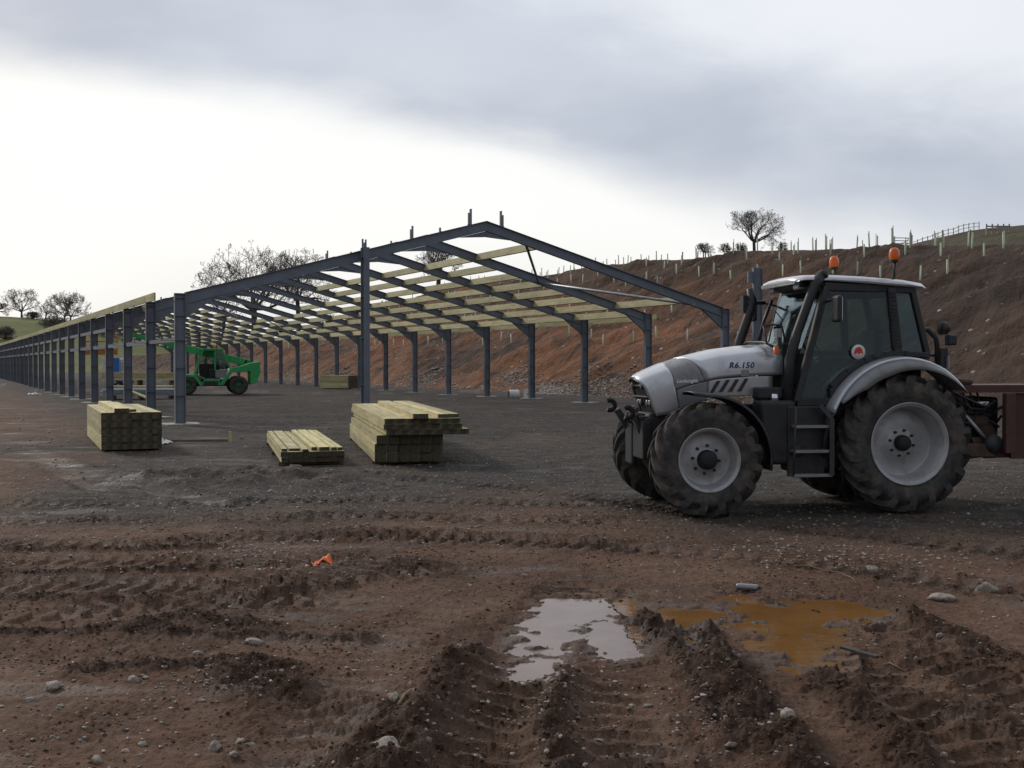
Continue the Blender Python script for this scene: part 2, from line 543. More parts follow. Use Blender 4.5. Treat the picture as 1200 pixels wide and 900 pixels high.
def ground_mat():
    q = NT('wet_mud')
    gr, wet, clod, trk = q.attr('gravel'), q.attr('wet'), q.attr('clod'), q.attr('track')
    big = q.noise(0.55, 5, 0.6)
    fine = q.noise(14, 6, 0.65)
    mid = q.noise(3.2, 5, 0.6, dist=0.4)
    mud = q.mix(q.ramp(big, 0.3, 0.7), (0.098, 0.054, 0.035), (0.182, 0.108, 0.071))
    mud = q.mix(q.math('MULTIPLY', q.ramp(mid, 0.38, 0.7), 0.6), mud, (0.155, 0.091, 0.060))
    mud = q.mix(q.math('MULTIPLY', clod, 0.9), mud, (0.050, 0.030, 0.021))  # dark clods, plus lug bars whose shading is painted in
    mud = q.mix(q.math('MULTIPLY', trk, 0.85), mud, (0.205, 0.131, 0.092))  # track floors paler, to heighten the painted lug contrast
    grv = q.mix(q.ramp(mid, 0.3, 0.7), (0.042, 0.036, 0.031), (0.090, 0.077, 0.066))
    pat = q.noise(0.28, 5, 0.6, dist=0.8)
    grv = q.mix(q.math('MULTIPLY', q.ramp(pat, 0.50, 0.66), 0.7), grv, (0.115, 0.082, 0.062))
    grv = q.mix(q.math('MULTIPLY', q.ramp(pat, 0.46, 0.32), 0.55), grv, (0.046, 0.042, 0.040))
    c = q.mix(gr, mud, grv)
    c = q.mix(q.math('MULTIPLY', q.ramp(fine, 0.38, 0.62), 0.6), c, q.mix(1.0, c, (0.48, 0.46, 0.45), 'MULTIPLY'))
    # small grit
    v = q.n('ShaderNodeTexVoronoi'); q.l(q.coord(), v.inputs['Vector']); v.inputs['Scale'].default_value = 26
    sp = q.n('ShaderNodeSeparateColor'); q.l(v.outputs['Color'], sp.inputs[0])
    pick = q.math('MULTIPLY', q.ramp(v.outputs['Distance'], 0.22, 0.36, 1.0, 0.0), q.math('GREATER_THAN', sp.outputs[0], 0.86))
    v2 = q.n('ShaderNodeTexVoronoi'); q.l(q.coord(), v2.inputs['Vector']); v2.inputs['Scale'].default_value = 10
    sp2 = q.n('ShaderNodeSeparateColor'); q.l(v2.outputs['Color'], sp2.inputs[0])
    pick2 = q.math('MULTIPLY', q.ramp(v2.outputs['Distance'], 0.20, 0.32, 1.0, 0.0), q.math('GREATER_THAN', sp2.outputs[0], 0.80))
    amt = q.math('ADD', 0.14, q.math('MULTIPLY', gr, 0.8))
    c = q.mix(q.math('MULTIPLY', pick, amt), c, q.mix(sp.outputs[1], (0.10, 0.085, 0.075), (0.36, 0.33, 0.30)))
    c = q.mix(q.math('MULTIPLY', pick2, q.math('MULTIPLY', gr, 0.55)), c, q.mix(sp2.outputs[1], (0.10, 0.09, 0.08), (0.34, 0.32, 0.29)))
    c = q.mix(q.math('MULTIPLY', wet, 0.55), c, (0.052, 0.033, 0.023))
    wn_ = q.ramp(q.noise(2.1, 5, 0.65), 0.44, 0.66)
    r = q.math('SUBTRACT', 0.92, q.math('MULTIPLY', wn_, 0.16))
    r = q.math('SUBTRACT', r, q.math('MULTIPLY', wet, 0.40))
    h = q.math('ADD', fine, q.math('MULTIPLY', q.noise(45, 4, 0.6), 0.5))
    h = q.math('ADD', h, q.math('MULTIPLY', pick, 0.4))
    q.bump(h, 0.9, 0.035)
    return q.set(color=c, rough=r, spec=q.math('ADD', 0.12, q.math('MULTIPLY', wet, 0.16)))
M['mud'] = ground_mat()
def clod_mat():
    q = NT('mud_clods')
    c = q.mix(q.ramp(q.noise(11, 5, 0.6), 0.3, 0.7), (0.052, 0.031, 0.021), (0.110, 0.069, 0.047))
    q.bump(q.noise(45, 5, 0.65), 0.8, 0.02)
    return q.set(color=c, rough=0.95, spec=0.1)
M['clod'] = clod_mat()
def bank_mat():
    q = NT('bank_soil')
    sunlit_soil, grass, scree = q.attr('sunlit_soil'), q.attr('grass'), q.attr('scree')
    mpp = q.n('ShaderNodeMapping'); mpp.inputs['Rotation'].default_value = (0, 0, -0.475 - 0.5); q.l(q.coord(), mpp.inputs[0])
    st = q.math('ADD', q.math('MULTIPLY', q.noise(0.16, 6, 0.62, dist=0.8), 0.45), q.math('MULTIPLY', q.noise(0.75, 6, 0.65, stretch=(0.16, 1, 0.3), dist=0.5, vec=mpp.outputs[0]), 0.55))
    fine = q.noise(1.6, 6, 0.65)
    c = q.mix(q.ramp(st, 0.38, 0.60), (0.043, 0.030, 0.023), (0.082, 0.052, 0.036))
    dm = q.math('MULTIPLY', sunlit_soil, q.ramp(q.math('ADD', q.math('MULTIPLY', q.noise(0.32, 6, 0.65, dist=1.0), 0.5), q.math('MULTIPLY', st, 0.5)), 0.38, 0.56))
    c = q.mix(dm, c, q.mix(q.ramp(fine, 0.3, 0.7), (0.17, 0.070, 0.032), (0.27, 0.120, 0.058)))  # orange soil, with the sunlight on the middle bank painted into its colour
    c = q.mix(q.math('MULTIPLY', q.ramp(fine, 0.4, 0.7), 0.45), c, q.mix(1.0, c, (0.55, 0.52, 0.5), 'MULTIPLY'))
    v = q.n('ShaderNodeTexVoronoi'); q.l(q.coord(), v.inputs['Vector']); v.inputs['Scale'].default_value = 3.0
    sp = q.n('ShaderNodeSeparateColor'); q.l(v.outputs['Color'], sp.inputs[0])
    pk = q.math('MULTIPLY', q.ramp(v.outputs['Distance'], 0.22, 0.38, 1.0, 0.0), q.math('GREATER_THAN', q.math('ADD', sp.outputs[0], q.math('MULTIPLY', scree, 0.65)), 0.93))
    c = q.mix(q.math('MULTIPLY', pk, 0.8), c, q.mix(sp.outputs[1], (0.16, 0.14, 0.12), (0.42, 0.39, 0.36)))
    g = q.mix(q.ramp(fine, 0.3, 0.7), (0.058, 0.060, 0.024), (0.115, 0.105, 0.05))
    g = q.mix(q.ramp(q.noise(0.12, 4), 0.4, 0.65), g, (0.10, 0.080, 0.055))
    c = q.mix(grass, c, g)
    q.bump(q.math('ADD', fine, q.math('MULTIPLY', st, 2.5)), 0.9, 0.4)
    return q.set(color=c, rough=0.9, spec=0.2)
M['bank'] = bank_mat()
def field_mat():
    q = NT('field_grass')
    c = q.mix(q.ramp(q.noise(0.05, 5, 0.6), 0.35, 0.65), (0.105, 0.125, 0.040), (0.165, 0.165, 0.065))
    c = q.mix(q.ramp(q.noise(0.35, 5, 0.6), 0.45, 0.75), c, (0.12, 0.10, 0.055))
    return q.set(color=c, rough=0.95, spec=0.1)
M['field'] = field_mat()
def water(name, col, spec, rough):
    q = NT(name)
    q.bump(q.noise(9.0, 4, 0.55), 0.10, 0.02)
    c = q.mix(q.ramp(q.noise(2.2, 4), 0.35, 0.65), tuple(x * 0.82 for x in col), col)
    return q.set(color=c, rough=rough, spec=spec)
M['silt'] = water('silty_water', (0.25, 0.185, 0.155), 0.16, 0.17)
M['ochre'] = water('ochre_water', (0.185, 0.088, 0.026), 0.15, 0.08)

# ------------------------------------------------------------------ layout of the shed (world)
PHI, SX0, SY0, SPAN, BAY, EAVE, APEX = 0.475, -10.19, 34.05, 20.865, 5.348, 3.921, 6.746
AX = Vector((-math.sin(PHI), math.cos(PHI), 0))      # along the building
BX = Vector((math.cos(PHI), math.sin(PHI), 0))       # across it
def uv(x, y):
    return -x * math.sin(PHI) + y * math.cos(PHI), x * math.cos(PHI) + y * math.sin(PHI)
VFOOT, SLOPE = 33.4, 0.52

# ------------------------------------------------------------------ embankment height
_crest = [(1600, 270), (1200, 284), (1113, 287), (1050, 289), (900, 293), (800, 301), (700, 310), (640, 320), (600, 326), (560, 329), (513, 337),
          (440, 362), (350, 392), (250, 406), (188, 414), (150, 417)]
_cu, _cz = [], []
for (cx, cy) in _crest:
    k = (cx - 600) / FOC; m_ = (HORY - cy) / FOC
    kv = k * math.cos(PHI) + math.sin(PHI)
    Y = (EYE + SLOPE * VFOOT) / (SLOPE * kv - m_)
    Y = max(20, min(Y, 420))
    u_, v_ = uv(k * Y, Y)
    _cu.append(u_); _cz.append(EYE + m_ * Y)
_o = np.argsort(_cu)
_cu, _cz = np.array(_cu)[_o], np.array(_cz)[_o]
def crest_h(u):
    return np.interp(u, _cu, _cz)
def bank_z(x, y, detail=True):
    x = np.asarray(x, float); y = np.asarray(y, float)
    u, v = uv(x, y)
    hc = crest_h(u)
    raw = SLOPE * (v - VFOOT)
    vc = VFOOT + hc / SLOPE
    k = 0.5
    h = -np.log(np.exp(-np.clip(raw / k, -60, 60)) + np.exp(-np.clip(hc / k, -60, 60))) * k     # soft minimum
    h = h + 0.028 * np.maximum(v - vc, 0)
    h = h + 5.2 * np.exp(-((x - 60) / 20) ** 2 / 1.0 - ((y - 132) / 30) ** 2) * sstep(v, vc, vc + 12)
    if detail:
        on = sstep(raw, 0.0, 1.5) * (1 - 0.8 * sstep(v - vc, -1, 2))
        gul = fbm((u + 0.8 * v) * 0.28, v * 0.05, 4, 11, 0.55)
        h = h + on * (0.42 * gul + 0.50 * fbm(u * 0.08, v * 0.15, 3, 21) + 0.16 * fbm(u * 0.9, v * 0.9, 3, 31))
    return h
_us = np.arange(-40, 420, 0.42)
_vs = np.concatenate([np.arange(32.2, 64, 0.27), np.geomspace(64, 260, 60)])
_U, _V = np.meshgrid(_us, _vs, indexing='ij')
_X = -_U * math.sin(PHI) + _V * math.cos(PHI)
_Y = _U * math.cos(PHI) + _V * math.sin(PHI)
_Z = bank_z(_X, _Y)
_Z = np.where(_V < VFOOT - 0.4, -0.5, _Z)
_me = np_mesh('embankment', np.stack([_X, _Y, _Z], -1).reshape(-1, 3), grid_quads(len(_us), len(_vs)))
_vc = VFOOT + crest_h(_U) / SLOPE
attr(_me, 'grass', (sstep(_V - _vc, 1.0, 4.0) * (0.45 + 0.55 * sstep(fbm(_U * .1, _V * .1, 3, 5), -.2, .3))).ravel())
_sunlit_soil = sstep(_U, 44, 62) * (1 - 0.65 * sstep(_U, 150, 220)) * (1 - 0.85 * sstep(_V - VFOOT, 11.0, 17.0) * (1 - sstep(_U, 95, 115) * .6))  # stretch of orange soil that carries the painted sunlight
_sunlit_soil = _sunlit_soil * np.clip(0.85 + 0.9 * fbm(_U * 0.05, _V * 0.1, 3, 77), 0.15, 1) + 0.03
attr(_me, 'sunlit_soil', _sunlit_soil.ravel())
_scree = (1 - sstep(_V - VFOOT, 0.5, 3.5)) * sstep(fbm(_U * 0.05, _V * 0.1, 3, 51), -0.1, 0.25)
attr(_me, 'scree', _scree.ravel())
tag(link('embankment', _me, M['bank']), None, None, kind='structure')
def bank_hit(x, y, Y0=36, Y1=400):
    """where a sight line through photo pixel (x, y) meets the bank"""
    Ys = np.arange(Y0, Y1, 0.25)
    Xs = (x - 600) / FOC * Ys
    Zs = EYE + (HORY - y) / FOC * Ys
    hit = np.nonzero(bank_z(Xs, Ys) >= Zs)[0]
    if len(hit) == 0:
        return None
    i = hit[0]
    return Vector((Xs[i], Ys[i], float(bank_z(Xs[i], Ys[i]))))

# ------------------------------------------------------------------ far green hill on the left
def hill_z(x, y):
    rid = np.interp(x, [-420, -260, -190, -150, -120, -70, 0], [18.2, 18.2, 17.7, 16.2, 14.2, 8, 0])
    t = sstep(y, 215, 345)
    return rid * t + 0.5 * fbm(x * .03, y * .03, 3, 3) * t - 0.3
_xs = np.linspace(-520, 40, 160); _ys = np.concatenate([np.linspace(200, 350, 70), np.geomspace(356, 900, 20)])
_U, _V = np.meshgrid(_xs, _ys, indexing='ij')
_me = np_mesh('hillside', np.stack([_U, _V, hill_z(_U, _V)], -1).reshape(-1, 3), grid_quads(len(_xs), len(_ys)))
tag(link('hillside', _me, M['field']), None, None, kind='structure')

# ------------------------------------------------------------------ ground: ruts, ridges, puddles
def gpl(pts):
    return [tuple(gp(*p)[:2]) for p in pts]
def polydist(x, y, pts):
    """signed distance to a polyline and arc length along it"""
    best = np.full(x.shape, 1e9); sd_ = np.zeros(x.shape); al = np.zeros(x.shape)
    acc = 0.0
    for (ax, ay), (bx, by) in zip(pts[:-1], pts[1:]):
        dx, dy = bx - ax, by - ay
        L = math.hypot(dx, dy)
        t = np.clip(((x - ax) * dx + (y - ay) * dy) / (L * L), 0, 1)
        px_, py_ = x - (ax + t * dx), y - (ay + t * dy)
        d = np.hypot(px_, py_)
        s_ = np.sign(dx * (y - ay) - dy * (x - ax))
        m = d < best
        best = np.where(m, d, best); sd_ = np.where(m, s_ * d, sd_); al = np.where(m, acc + t * L, al)
        acc += L
    return sd_, al, acc
def polysd(x, y, pts):
    """signed distance to a closed outline, positive inside"""
    d = np.full(x.shape, 1e9); ins = np.zeros(x.shape, bool)
    n = len(pts)
    for i in range(n):
        (ax, ay), (bx, by) = pts[i], pts[(i + 1) % n]
        dx, dy = bx - ax, by - ay
        t = np.clip(((x - ax) * dx + (y - ay) * dy) / (dx * dx + dy * dy), 0, 1)
        d = np.minimum(d, np.hypot(x - ax - t * dx, y - ay - t * dy))
        c = ((ay > y) != (by > y)) & (x < (bx - ax) * (y - ay) / ((by - ay) if abs(by - ay) > 1e-9 else 1e-9) + ax)
        ins ^= c
    return np.where(ins, d, -d)
TRACKS = [  # photo outline, width, depth, lug height, side ridge
    ([(540, 925), (583, 830), (615, 770), (648, 715), (690, 675)], 0.50, 0.085, 0.055, 0.022),
    ([(745, 925), (730, 860), (722, 800), (718, 778)], 0.46, 0.075, 0.055, 0.018),
    ([(1215, 925), (1110, 845), (1030, 790), (960, 750), (880, 708)], 0.50, 0.085, 0.055, 0.022),
    ([(1290, 850), (1150, 785), (1065, 748), (985, 708)], 0.46, 0.060, 0.055, 0.022),
    ([(-200, 694), (100, 690), (250, 692), (420, 676), (560, 655)], 0.62, 0.075, 0.085, 0.020),
    ([(-200, 640), (120, 643), (300, 634), (480, 628), (760, 640)], 0.50, 0.075, 0.085, 0.020),
    ([(-200, 664), (100, 662), (300, 664), (480, 650)], 0.45, 0.075, 0.085, 0.020),
    ([(-200, 612), (200, 612), (420, 606), (760, 612)], 0.50, 0.045, 0.045, 0.018),
    ([(-200, 592), (160, 590), (480, 586), (720, 592)], 0.60, 0.045, 0.045, 0.018),
    ([(-200, 735), (60, 726), (200, 712), (420, 704)], 0.50, 0.075, 0.085, 0.020),
    ([(330, 925), (400, 820), (450, 760), (520, 715), (600, 690)], 0.42, 0.040, 0.021, 0.009),
    ([(400, 556), (640, 575), (900, 618), (1300, 660)], 0.55, 0.045, 0.045, 0.018),
    ([(380, 630), (620, 636), (860, 652), (1300, 705)], 0.50, 0.045, 0.045, 0.018),
    ([(0, 520), (120, 556), (300, 598)], 0.60, 0.050, 0.000, 0.022),
    ([(-60, 490), (40, 530), (130, 575)], 0.60, 0.050, 0.000, 0.022),
]
RIDGES = [
    ([(878, 716), (905, 738), (935, 745), (968, 746)], 0.075, 0.075),
    ([(905, 702), (945, 712), (990, 716)], 0.045, 0.05),
    ([(800, 722), (826, 742)], 0.05, 0.06),
    ([(650, 742), (690, 736)], 0.045, 0.07),
    ([(-200, 650), (60, 650), (260, 646)], 0.018, 0.07),
    ([(180, 748), (330, 752), (430, 748)], 0.02, 0.08),
    ([(100, 790), (240, 782), (340, 790)], 0.035, 0.15),
    ([(-200, 752), (80, 748), (160, 738)], 0.02, 0.1),  # photo outline, height, half width
    ([(470, 925), (510, 850), (548, 775)], 0.10, 0.22),
    ([(655, 925), (655, 850), (662, 800)], 0.075, 0.15),
    ([(960, 925), (895, 840), (852, 790), (812, 733)], 0.10, 0.18),
    ([(870, 870), (815, 785), (752, 722)], 0.085, 0.15),
    ([(1110, 925), (1030, 850), (960, 800)], 0.08, 0.16),
    ([(1230, 800), (1130, 752), (1065, 722)], 0.07, 0.2),
    ([(1280, 900), (1180, 855), (1100, 820)], 0.07, 0.2),
    ([(-200, 678), (120, 676), (270, 670)], 0.022, 0.08),
    ([(-200, 712), (100, 708), (270, 706), (410, 690)], 0.030, 0.09),
    ([(160, 745), (210, 730), (300, 742)], 0.035, 0.2),
    ([(280, 800), (380, 830), (440, 850)], 0.05, 0.3),
    ([(410, 905), (450, 885)], 0.08, 0.25),
]
PUDDLES = [
    ('silt', [(616, 788), (622, 752), (632, 716), (655, 702), (705, 700), (728, 714), (740, 732), (748, 762), (722, 766), (692, 746), (660, 748), (634, 786)]),
    ('ochre', [(716, 696), (740, 704), (752, 738), (746, 752), (734, 742), (724, 716)]),
    ('ochre', [(764, 714), (800, 711), (850, 714), (826, 728), (836, 752), (858, 778), (828, 778), (792, 752)]),
    ('ochre', [(862, 698), (900, 702), (985, 702), (1040, 714), (1000, 722), (962, 728), (985, 744), (962, 757), (962, 782), (930, 786), (896, 757), (868, 728)]),
]
_th = np.concatenate([np.linspace(-math.pi, -R(34), 34, endpoint=False), np.linspace(-R(34), R(34), 860, endpoint=False), np.linspace(R(34), math.pi, 34, endpoint=False)])
_rr = np.concatenate([np.linspace(0.3, 3.6, 10, endpoint=False), np.geomspace(3.6, 70, 680, endpoint=False), np.geomspace(70, 3500, 46)])
_A, _B = np.meshgrid(_rr, _th, indexing='ij')
GX = (_A * np.sin(_B)).ravel(); GY = (_A * np.cos(_B)).ravel()
GYC = gp(600, 905).y
def ground_fields(x, y):
    r = np.hypot(x, y)
    near = sstep(-r, -34, -20)
    z = 0.05 * fbm(x * 0.12, y * 0.12, 3, 1) + 0.02 * fbm(x * 0.6, y * 0.6, 3, 2) * near
    # shallow heap of grit in front of the shed
    g0 = gp(300, 560)
    z = z + 0.17 * np.exp(-((x - g0.x) / 2.3) ** 2 - ((y - g0.y) / 0.9) ** 2) * (1 + .8 * fbm(x * 1.6, y * 1.6, 4, 4))
    track = np.zeros(x.shape); clod = np.zeros(x.shape); lug = np.zeros(x.shape)
    sel = np.nonzero((r < 26) & (y > 2))[0]
    xs, ys = x[sel], y[sel]
    zz = np.zeros(sel.shape); tk = np.zeros(sel.shape); cl = np.zeros(sel.shape); bar_shade = np.zeros(sel.shape)
    wob = 0.07 * fbm(xs * 1.1, ys * 1.1, 2, 8)
    rag = fbm(xs * 5, ys * 5, 3, 9)
    for pts, w, dep, lg, rdg in TRACKS:
        g = gpl(pts)
        d, al, L = polydist(xs, ys, g)
        ends = sstep(al, 0.0, 0.3) * sstep(L - al, 0.0, 0.6)
        fade = np.clip(0.85 + 0.8 * fbm(al * 0.45, al * 0 + dep * 70, 2, 12), 0.45, 1.0) * ends
        d = d + wob
        t = np.exp(-(np.abs(d) / (w / 2)) ** 4) * fade
        zz -= dep * t
        ph = al / 0.21 + np.abs(d) / w * 0.9 + 0.14 * rag
        bar = t * sstep(np.sin(2 * np.pi * ph), 0.0, 0.35) * (lg > 0)
        zz += lg * 1.15 * bar
        bar_shade = np.maximum(bar_shade, bar * min(1.0, lg / 0.035))
        e = np.exp(-((np.abs(d) - w / 2 - 0.10) / 0.085) ** 2) * fade
        zz += rdg * e * np.clip(0.6 + 1.4 * rag, 0, 2)
        tk = np.maximum(tk, t); cl = np.maximum(cl, 0.45 * e)
    for pts, hgt, hw in RIDGES:
        d, al, L = polydist(xs, ys, gpl(pts))
        e = np.exp(-(np.abs(d + wob) / hw) ** 2.4)
        zz += hgt * e * np.clip(0.75 + 0.8 * fbm(xs * 2.2, ys * 2.2, 3, 15), 0.15, 1.7)
        cl = np.maximum(cl, e)
    patch = sstep(fbm(xs * 0.55, ys * 0.55, 3, 41), -0.05, 0.5) * sstep(-np.hypot(xs, ys), -13, -7)
    cl = np.maximum(cl, 0.35 * patch * (1 - tk))
    rough = 0.25 + 0.75 * cl - 0.22 * tk
    zz += rough * (0.030 * fbm(xs * 6, ys * 6, 3, 16) + 0.034 * fbm(xs * 13, ys * 13, 3, 17, 0.6, True))
    zz += (0.006 + 0.006 * cl) * fbm(xs * 24, ys * 24, 3, 18, 0.6)
    k = sstep(-np.hypot(xs, ys), -26, -19)
    z[sel] += zz * k
    track[sel] = tk * (1 - bar_shade); clod[sel] = np.maximum(cl, 0.75 * bar_shade)  # raised lug bars toned dark, shading contrast painted as colour
    return z, track, clod
GZ, GT, GC = ground_fields(GX, GY)
WET = np.clip(GT * 0.22, 0, 1)
WL = [(k_, gpl(pts), -0.030) for k_, pts in PUDDLES]
lvl = -0.030
_cx = [p[0] for _, g, _l in WL for p in g]; _cy = [p[1] for _, g, _l in WL for p in g]
sel = np.nonzero((GX > min(_cx) - 1) & (GX < max(_cx) + 1) & (GY > min(_cy) - 1) & (GY < max(_cy) + 1))[0]
xs, ys = GX[sel], GY[sel]
s0 = np.max([polysd(xs, ys, g) for _, g, _l in WL], 0)
s = s0 + 0.04 + 0.13 * fbm(xs * 2.2, ys * 3.0, 4, 61) + 0.13 * fbm(xs * 7, ys * 9, 3, 62)
ins = sstep(s, -0.06, 0.07)
z = GZ[sel]
bed = lvl - 0.011 + 0.030 * fbm(xs * 4, ys * 5, 4, 63) + 0.34 * np.clip(z, -.05, 0.08)
z = z * (1 - ins) + bed * ins
rim = (s < -0.02) & (s0 > -0.26)
z = np.where(rim, np.maximum(z, lvl + 0.003 + 0.06 * np.clip(-s, 0, 0.3) + 0.016 * fbm(xs * 9, ys * 9, 4, 64)), z)
GZ[sel] = z
WET[sel] = np.maximum(WET[sel], sstep(s0 + 0.25 * fbm(xs * 1.5, ys * 1.5, 3, 66), -0.22, 0.06))
_gr = sstep(np.hypot(GX, GY) + 3.0 * fbm(GX * 0.16, GY * 0.16, 4, 70) + 2.6 * sstep(GX, 0, 3) - 9.0 * sstep(-GX, 5.5, 9.5) + 1.6 * np.exp(-((GX + 3.2) / 2.2) ** 2), 13.2, 18.2)
_u, _v = uv(GX, GY)
_gr = _gr * (1 - 0.9 * (1 - sstep(_v, 2.0, 6.2)) * sstep(_u, 25, 33))
_st = sstep(fbm(GX * 0.5, GY * 1.4, 4, 71), 0.12, 0.42) * sstep(GY, 8, 10) * (1 - sstep(GY, 14, 17)) * 0.4
_gr = np.clip(np.maximum(_gr, _st * (1 - GC)), 0, 1)
_far = sstep(GY, 14, 18)
WET = np.maximum(WET, 0.95 * GT * sstep(fbm(GX * 0.9, GY * 2.6, 3, 78), 0.22, 0.42))
WET = np.clip(np.maximum(WET, 0.5 * sstep(fbm(GX * 0.5, GY * 1.6, 4, 75), 0.42, 0.60)), 0, 1)
_gm = np_mesh('ground', np.stack([GX, GY, GZ], -1), grid_quads(len(_rr), len(_th), True))
attr(_gm, 'gravel', _gr); attr(_gm, 'wet', WET); attr(_gm, 'clod', GC); attr(_gm, 'track', GT)
tag(link('ground', _gm, M['mud']), None, None, kind='structure')
_Zg = GZ.reshape(len(_rr), len(_th))
def ground_z(x, y):
    r = math.hypot(x, y); t = math.atan2(x, y)
    i = min(max(int(np.searchsorted(_rr, r)), 1), len(_rr) - 1)
    j = min(max(int(np.searchsorted(_th, t)), 1), len(_th) - 1)
    return float(0.25 * (_Zg[i, j] + _Zg[i - 1, j] + _Zg[i, j - 1] + _Zg[i - 1, j - 1]))
for kind_ in ('silt', 'ochre'):
    gs = [g for k_, g, _ in WL if k_ == kind_]
    pp = [p for g in gs for p in g]
    xs = np.arange(min(p[0] for p in pp) - 0.3, max(p[0] for p in pp) + 0.3, 0.0125)
    ys = np.arange(min(p[1] for p in pp) - 0.3, max(p[1] for p in pp) + 0.3, 0.0125)
    U_, V_ = np.meshgrid(xs, ys, indexing='ij')
    own = np.max([polysd(U_, V_, g) for g in gs], 0)
    oth = np.max([polysd(U_, V_, g) for k_, g, _ in WL if k_ != kind_], 0) 
    wig = 0.05 * fbm(U_ * 4, V_ * 5, 3, 69) * (1 if kind_ == 'silt' else -1)
    keep = (own > -0.17) & ((own > oth + wig) if kind_ == 'silt' else (own >= oth + wig))
    Q = grid_quads(len(xs), len(ys))
    Q = Q[keep.ravel()[Q].all(1)]
    used, inv = np.unique(Q, return_inverse=True)
    V3 = np.stack([U_.ravel(), V_.ravel(), np.full(U_.size, -0.030)], -1)[used]
    tag(link('puddle', np_mesh('puddle', V3, inv.reshape(-1, 4)), M[kind_]), None, None, kind='structure')

# ------------------------------------------------------------------ stones, clods and grit
def rock_mesh(name, seed, sub=2, flat=0.7, rough=0.25):
    bm = bmesh.new()
    bmesh.ops.create_icosphere(bm, subdivisions=sub, radius=1)
    rs = random.Random(seed)
    off = rs.random() * 50
    pl = [(Vector((rs.uniform(-1, 1), rs.uniform(-1, 1), rs.uniform(-1, 1))).normalized(), rs.uniform(0.55, 0.85)) for _ in range(9)]
    for v in bm.verts:
        p = v.co.copy()
        for n_, d_ in pl:
            k = p.dot(n_)
            if k > d_:
                p -= n_ * (k - d_) * 0.9
        f = 1 + rough * float(noise2(p.x * 1.7 + off, p.y * 1.7 + p.z * 1.3)) 
        v.co = Vector((p.x * f, p.y * f * 0.8, p.z * f * flat))
    me = bpy.data.meshes.new(name)
    bm.to_mesh(me); bm.free()
    me.polygons.foreach_set('use_smooth', [sub > 2] * len(me.polygons))
    return me
def scatter(name, pts, sizes, tones, m, protos, kind='stuff', sink=0.25, seed=1):
    """many small lumps in one mesh; pts are world points"""
    rs = np.random.RandomState(seed)
    P = []
    for me in protos:
        co = np.empty(len(me.vertices) * 3); me.vertices.foreach_get('co', co)
        fi = np.empty(len(me.polygons) * 3, dtype=np.int32); me.polygons.foreach_get('vertices', fi)
        P.append((co.reshape(-1, 3), fi.reshape(-1, 3)))
    V, F, T = [], [], []; b = 0
    for i, (p, s_, t_) in enumerate(zip(pts, sizes, tones)):
        co, fi = P[rs.randint(len(P))]
        a = rs.uniform(0, 6.28); ca, sa = math.cos(a), math.sin(a)
        q = co * s_ * rs.uniform(0.75, 1.25, 3)
        q = np.stack([q[:, 0] * ca - q[:, 1] * sa, q[:, 0] * sa + q[:, 1] * ca, q[:, 2]], 1)
        q = q + np.array([p[0], p[1], p[2] + s_ * (0.5 - sink) * 0.6])
        V.append(q); F.append(fi + b); T.append(np.full(len(q), t_)); b += len(q)
    me = np_mesh(name, np.concatenate(V), np.concatenate(F), False)
    attr(me, 'tone', np.concatenate(T))
    o = link(name, me, m)
    o['kind'] = kind
    return o
_peb = [rock_mesh('pebble_proto', 100 + i, 1, 0.6) for i in range(6)]
_rs = np.random.RandomState(3)
pts, sz, tn = [], [], []
dens_c = [gp(*p) for p in [(330, 660), (270, 655), (930, 645), (1000, 650), (1090, 655), (880, 640), (640, 810), (860, 830), (480, 850), (250, 800), (330, 880), (620, 600), (260, 585), (380, 575)]]
while len(pts) < 8500:
    th = _rs.uniform(-R(30), R(30)); r = 4.3 * (26 / 4.3) ** _rs.uniform(0, 1)
    x, y = r * math.sin(th), r * math.cos(th)
    d = 0.22 + 0.8 * max(math.exp(-((x - c.x) ** 2 + ((y - c.y) * .8) ** 2) / (0.5 * (c.y / 9)) ** 2 ) for c in dens_c)
    d *= 0.55 + 0.9 * float(noise2(x * .7, y * .7, 91)) if y < 13 else 0.8
    if _rs.rand() > d:
        continue
    gz = ground_z(x, y)
    if any(abs(x - sum(p[0] for p in g) / len(g)) < 1.6 and polysd(np.array([x]), np.array([y]), g)[0] > -0.08 for _, g, _l in WL):
        continue
    s_ = 0.006 + 0.018 * _rs.rand() ** 3 + (0.007 if y > 10 else 0)
    pts.append((x, y, gz)); sz.append(s_); tn.append(0.05 + 0.95 * _rs.rand() ** 1.7)
for _ in range(4500):
    th = _rs.uniform(-R(27), R(27)); r = 12.5 * (42 / 12.5) ** _rs.rand()
    x, y = r * math.sin(th), r * math.cos(th)
    if float(noise2(x * .35, y * .35, 92)) < _rs.uniform(-0.5, 0.35) or uv(x, y)[1] > 33:
        continue
    pts.append((x, y, ground_z(x, y))); sz.append((0.010 + 0.022 * _rs.rand() ** 2.5) * (0.6 + r / 30)); tn.append(0.02 + 0.6 * _rs.rand() ** 2.5)
scatter('gravel', pts, sz, tn, M['pebble'], _peb)
_cp = [rock_mesh('clod_proto', 200 + i, 2, 0.8, 0.5) for i in range(6)]
pts, sz = [], []
cand = np.nonzero((GC > 0.5) & (GT < 0.2) & (np.hypot(GX, GY) < 16) & (np.abs(np.arctan2(GX, GY)) < R(30)))[0]
wgt = (GC[cand] ** 2 * np.hypot(GX, GY)[cand] ** 2)
for i in _rs.choice(cand, 3600, p=wgt / wgt.sum()):
    pts.append((GX[i], GY[i], GZ[i])); sz.append(0.008 + 0.024 * _rs.rand() ** 2.6)
scatter('mud_clods', pts, sz, [0] * len(pts), M['clod'], _cp, sink=0.9)
pts, sz = [], []
